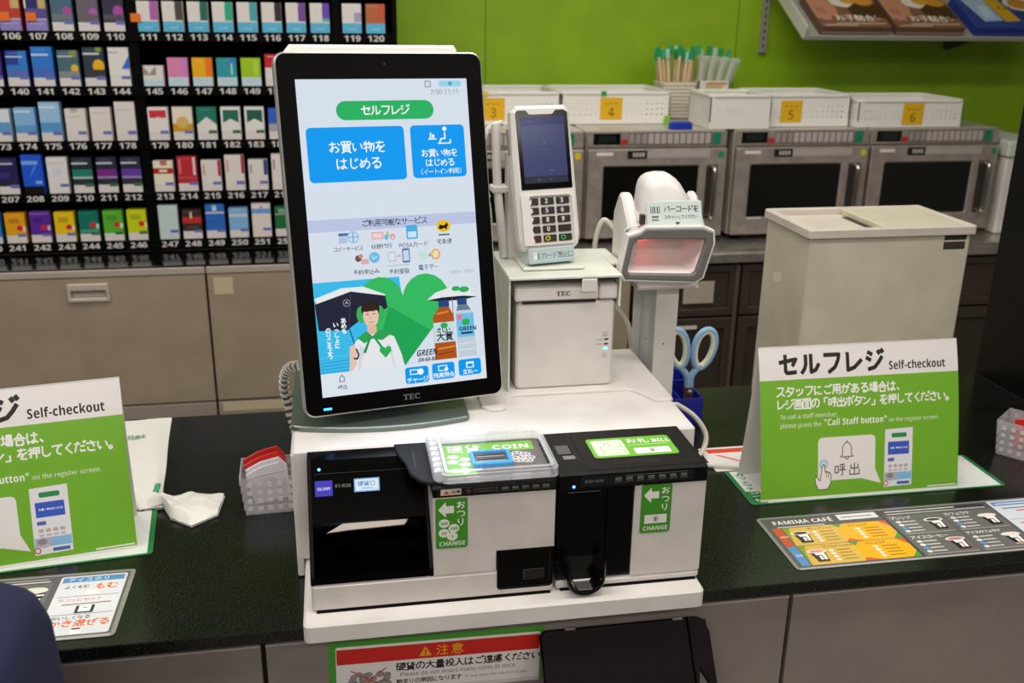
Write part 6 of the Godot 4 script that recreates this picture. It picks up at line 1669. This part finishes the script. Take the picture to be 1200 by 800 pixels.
func tag_tray(label: String, T: Transform3D, far: bool) -> void:
	var t := thing("tag_tray", label, "tray", "clear tag trays on the worktop", T)
	var ac := pane("e4dfe2", 0.3, 0.12)
	var w := 0.036; var d := 0.03; var h := 0.062; var fl := 0.006
	var m := MB.new()
	m.box(Vector3(-w, 0, -d), Vector3(w, 0.002, d))
	for k in 4:
		var a := w if k % 2 == 0 else d; var b := d if k % 2 == 0 else w
		m.t = Transform3D(Basis(Vector3.UP, k * PI / 2), Vector3.ZERO)
		m.quad(Vector3(-a, 0, b), Vector3(a, 0, b), Vector3(a + fl, h, b + fl), Vector3(-a - fl, h, b + fl))
		m.quad(Vector3(a, 0.002, b - 0.002), Vector3(-a, 0.002, b - 0.002), Vector3(-a - fl + 0.002, h, b + fl - 0.002), Vector3(a + fl - 0.002, h, b + fl - 0.002))
		m.quad(Vector3(-a - fl, h, b + fl), Vector3(a + fl, h, b + fl), Vector3(a + fl - 0.002, h, b + fl - 0.002), Vector3(-a - fl + 0.002, h, b + fl - 0.002))
	put(t, "tray", m.mesh(), ac)
	# studs moulded in the walls
	m = MB.new()
	for k in 4:
		var a := w if k % 2 == 0 else d; var b := d if k % 2 == 0 else w
		m.t = Transform3D(Basis(Vector3.UP, k * PI / 2), Vector3.ZERO)
		for r in 4:
			for c in 5:
				var x := (c - 2) * a * 0.4; var y := 0.01 + r * 0.0135; var z := b + fl * y / h
				m.box(Vector3(x - 0.0035, y - 0.003, z), Vector3(x + 0.0035, y + 0.003, z + 0.0014))
	put(t, "wall_studs", m.mesh(), pane("efeaea", 0.5, 0.15))
	var tags := [["b9201c", -0.018, 0.084, 10.0], ["c8281e", -0.012, 0.078, 10.0], ["d6d2d6", -0.004, 0.073, 9.0], ["cfccd2", 0.004, 0.069, 9.0]] if not far else [["c8281e", 0.002, 0.068, -6.0], ["b9201c", -0.009, 0.064, -6.0]]
	var kinds := ["dark red", "bright red", "white", "grey-white printed"] if not far else ["bright red", "dark red"]
	for i in tags.size():
		var g: Array = tags[i]
		var gt := T * Transform3D(Basis(Vector3(1, 0, 0), deg_to_rad(-8)) * Basis(Vector3(0, 0, 1), deg_to_rad(g[3])), Vector3(0.002, 0.0075, g[1]))
		var o := thing("plastic_tag", "%s plastic tag standing in the clear tray beside the %s" % [kinds[i], "partition" if far else "register stand"], "tag", "plastic tags in the clear trays", gt)
		m = MB.new()
		m.prism(pv([-0.026, 0, 0.028, 0, 0.031, g[2] - 0.026, 0.022, g[2] - 0.012, -0.006, g[2] - 0.0135, -0.03, g[2] - 0.021]), -0.0022, 0.0022, 0.0008, 0.0008)
		put(o, "plate", m.mesh(), mat(g[0], 0.3))
		if i == 3: put(o, "printed_label", sheet(0.05, 0.026), tex(print_tag(), 0.4), at(0.001, 0.029, 0.0023))

func build_bin() -> void:
	var b := thing("waste_bin", "pale beige plastic bin with a sliding lid behind the folded sign", "bin")
	var body := worn("cbc4b0", "c3bca8", 0.5, 1.6, 101)
	var rim := worn("cfc6ba", "c8bfb3", 0.45, 1.6, 102)
	var x0 := 0.779; var x1 := 1.092; var z0 := -1.69; var z1 := -1.505
	put(b, "body", boxm(Vector3(x0 + 0.006, CY + 0.0006, z0 + 0.005), Vector3(x1 - 0.006, 1.297, z1 - 0.005), 0.004), body)
	var m := MB.new()
	m.t = Transform3D(LIE, Vector3.ZERO)
	m.ring(rrect(x0, -z1, x1, -z0, 0.006, 3), rrect(x0 + 0.014, -z1 + 0.012, x1 - 0.012, -z0 - 0.012, 0.004, 3), 1.2975, 1.3125, 0.002)
	put(b, "rim", m.mesh(), rim)
	put(b, "recess", boxm(Vector3(x0 + 0.013, 1.2972, z0 + 0.011), Vector3(x1 - 0.011, 1.3005, z1 - 0.011)), rim)
	m = MB.new()
	side_prism(m, [z0 + 0.0125, 1.3006, z1 - 0.0125, 1.3006, z1 - 0.0125, 1.309, z1 - 0.016, 1.3115, z0 + 0.016, 1.3115, z0 + 0.0125, 1.309], 0.925, x1 - 0.0125, 0.0015)
	put(b, "sliding_lid", m.mesh(), worn("cdc7b0", "c6c0aa", 0.45, 1.6, 103))
	put(b, "lid_slot", boxm(Vector3(0.914, 1.3006, z0 + 0.04), Vector3(0.9245, 1.3016, z1 - 0.05)), mat("2e2822", 0.6))
	put(b, "corner_rib", boxm(Vector3(x0 + 0.0065, CY + 0.002, z1 - 0.0062), Vector3(x0 + 0.0095, 1.297, z1 - 0.0045), 0.0005), body)
	put(b, "dark_sticker", sheet(0.042, 0.0085), mat("2e2a26", 0.5), at(1.055, 1.2915, z1 - 0.005))
	put(b, "dark_sticker", sheet(0.041, 0.0135), mat("3a3630", 0.5), at(1.0545, 1.2775, z1 - 0.005))
	put(b, "tape_smudge", sheet(0.03, 0.018, 0.0003), mat("d9d4c8", 0.5), Transform3D(Basis(Vector3.UP, -PI / 2) * Basis(Vector3(0, 0, 1), 0.3), Vector3(x0 + 0.0058, 1.20, -1.62)))

func build_scissors() -> void:
	var p := thing("pen_stand", "blue plastic pen stand holding the scissors behind the register stand", "holder")
	var blue := mat("1f2aa4", 0.35)
	var m := MB.new()
	m.box(Vector3(0.555, CY + 0.0006, -1.665), Vector3(0.634, 0.954, -1.55))
	m.box(Vector3(0.555, 0.954, -1.5525), Vector3(0.634, 0.999, -1.55)); m.box(Vector3(0.555, 0.954, -1.612), Vector3(0.634, 1.012, -1.6095)); m.box(Vector3(0.555, 0.954, -1.665), Vector3(0.634, 1.022, -1.6625))
	m.box(Vector3(0.555, 0.954, -1.6625), Vector3(0.5575, 1.012, -1.5525)); m.box(Vector3(0.6315, 0.954, -1.6095), Vector3(0.634, 0.999, -1.5525)); m.box(Vector3(0.6315, 0.954, -1.6625), Vector3(0.634, 1.012, -1.612)); m.box(Vector3(0.593, 0.954, -1.6095), Vector3(0.595, 0.996, -1.5525))
	put(p, "stand", m.mesh(), blue)
	var s := thing("scissors", "pale blue and cream handled scissors standing in the blue pen stand", "scissors")
	var z := -1.585
	var loops := [[0.592, 1.083, 0.0175, 0.036, 12.0], [0.641, 1.08, 0.019, 0.037, -12.0]]
	for i in 2:
		var L: Array = loops[i]
		var path := []; var inner := []
		for k in 25:
			var a := TAU * k / 24.0
			var e := Vector2(cos(a) * L[2] * (1.0 + 0.12 * sin(a)), sin(a) * L[3]).rotated(deg_to_rad(L[4]))
			path.append(Vector3(L[0] + e.x, L[1] + e.y, z)); inner.append(Vector3(L[0] + e.x * 0.84, L[1] + e.y * 0.9, z))
		m = MB.new()
		m.tube(path, 0.0062, 8, false)
		var side := -1.0 if i == 0 else 1.0
		m.tube(curve([Vector3(L[0] - side * 0.004, 1.05, z), Vector3(0.617 + side * 0.005, 1.03, z), Vector3(0.618 + side * 0.002, 1.008, z)], 5), 0.0062, 8)
		var lp := put(s, "handle", m.mesh(), mat("8fb6d8", 0.4))
		m = MB.new()
		m.tube(inner, 0.0055, 8, false)
		put(lp, "cream_insert", m.mesh(), mat("dcdfc6", 0.45))
		put(s, "blade", boxm(Vector3(-0.0085, -0.048, -0.001), Vector3(0.0085, 0.0, 0.001), 0.0005), mat("8a5a48", 0.3, 0.5), Transform3D(Basis(Vector3(0, 0, 1), deg_to_rad(side * -4)), Vector3(0.6175 + side * 0.0015, 1.014, z + 0.0012 * side)))
	m = MB.new()
	m.lathe([Vector2(0, 0.003), Vector2(0.003, 0.003), Vector2(0.0045, 0.0015), Vector2(0.0045, 0)], 12)
	put(s, "pivot_screw", m.mesh(), mat("d8d0c8", 0.3, 0.5), Transform3D(Basis(Vector3.RIGHT, PI / 2), Vector3(0.6195, 0.999, z + 0.0024)))

func build_front() -> void:
	# coin warning on the cabinet front
	single("warning_sticker", "green edged coin warning sticker on the grey cabinet front", "sticker", rounded_sheet(0.273, 0.083, 0.003), tex(print_warning(), 0.35), "", at(0.1005, 0.8745, -1.0469, 0, 0, -0.9))
	# dark slanted bag rest below it
	var t := thing("bag_rest", "dark maroon slanted bag rest with a grip hole on the cabinet front", "bag rest", "", Transform3D(Basis(Vector3(1, 0, 0), deg_to_rad(-38)), Vector3(0, 0.9145, -1.035)))
	var mr := mat("0c0303", 0.42, 0.0, 0.2)
	var m := MB.new()
	m.prism(pv([0.229, -0.28, 0.425, -0.28, 0.425, -0.0005, 0.236, -0.0005, 0.229, -0.007]), -0.006, 0.0, 0.002)
	put(t, "board", m.mesh(), mr)
	m = MB.new()
	m.ring(pv([0.4252, -0.28, 0.4530, -0.28, 0.4530, -0.02, 0.445, -0.004, 0.437, -0.0005, 0.4252, -0.0005]), pv([0.4290, -0.14, 0.4460, -0.15, 0.4475, -0.098, 0.4430, -0.086, 0.4330, -0.066, 0.4290, -0.085]), -0.006, 0.0, 0.001)
	put(t, "grip_edge", m.mesh(), mr)
	m = MB.new()
	m.box(Vector3(0.229, -0.03, -0.0085), Vector3(0.452, -0.005, -0.0062))
	put(t, "rear_ledge", m.mesh(), mr)
	for x in [0.262, 0.405]:
		put(t, "clip", boxm(Vector3(x, -0.0035, -0.0015), Vector3(x + 0.014, 0.0, 0.0012), 0.0005), mat("5a3c38", 0.3))
	# navy cloth bag on wheels in front of the counter
	var n := thing("trolley_bag", "tall navy blue cloth trolley bag standing in front of the counter", "bag")
	var cloth := worn("11163c", "0d1232", 0.9, 3.0, 111)
	m = MB.new()
	var rows := []
	for st in [[0.1, 0.0], [0.16, 0.006], [0.5, 0.008], [0.9, 0.008], [1.06, 0.008], [1.125, 0.006], [1.15, 0.0], [1.162, -0.01], [1.168, -0.03]]:
		var l := []
		for p in rrect(-0.57 - st[1], 0.66 - st[1], -0.279 + st[1], 0.86 + st[1], 0.05, 5): l.append(Vector3(p.x, st[0], -p.y))
		rows.append(l)
	m.grid(rows, true)
	var tp := PackedVector2Array()
	for p in rows[-1]: tp.append(Vector2(p.x, -p.z))
	m.t = Transform3D(LIE, Vector3.ZERO)
	m.cap(tp, 1.168, false)
	put(n, "cloth_body", m.mesh(), cloth)
	for x in [-0.52, -0.31]:
		m = MB.new()
		m.t = Transform3D(Basis(Vector3(0, 0, 1), PI / 2), Vector3(x, 0.051, -0.76))
		m.lathe([Vector2(0, 0.012), Vector2(0.045, 0.012), Vector2(0.05, 0.006), Vector2(0.05, -0.006), Vector2(0.045, -0.012), Vector2(0, -0.012)], 20)
		put(n, "wheel", m.mesh(), black)
	m = MB.new()
	m.tube([Vector3(-0.52, 0.051, -0.76), Vector3(-0.31, 0.051, -0.76)], 0.006, 8); m.tube([Vector3(-0.47, 0.051, -0.76), Vector3(-0.47, 0.11, -0.76)], 0.008, 8); m.tube([Vector3(-0.36, 0.051, -0.76), Vector3(-0.36, 0.11, -0.76)], 0.008, 8)
	m.tube([Vector3(-0.42, 0.002, -0.70), Vector3(-0.42, 0.11, -0.71)], 0.007, 8)
	put(n, "frame", m.mesh(), mat("2a2a2e", 0.3, 0.6))
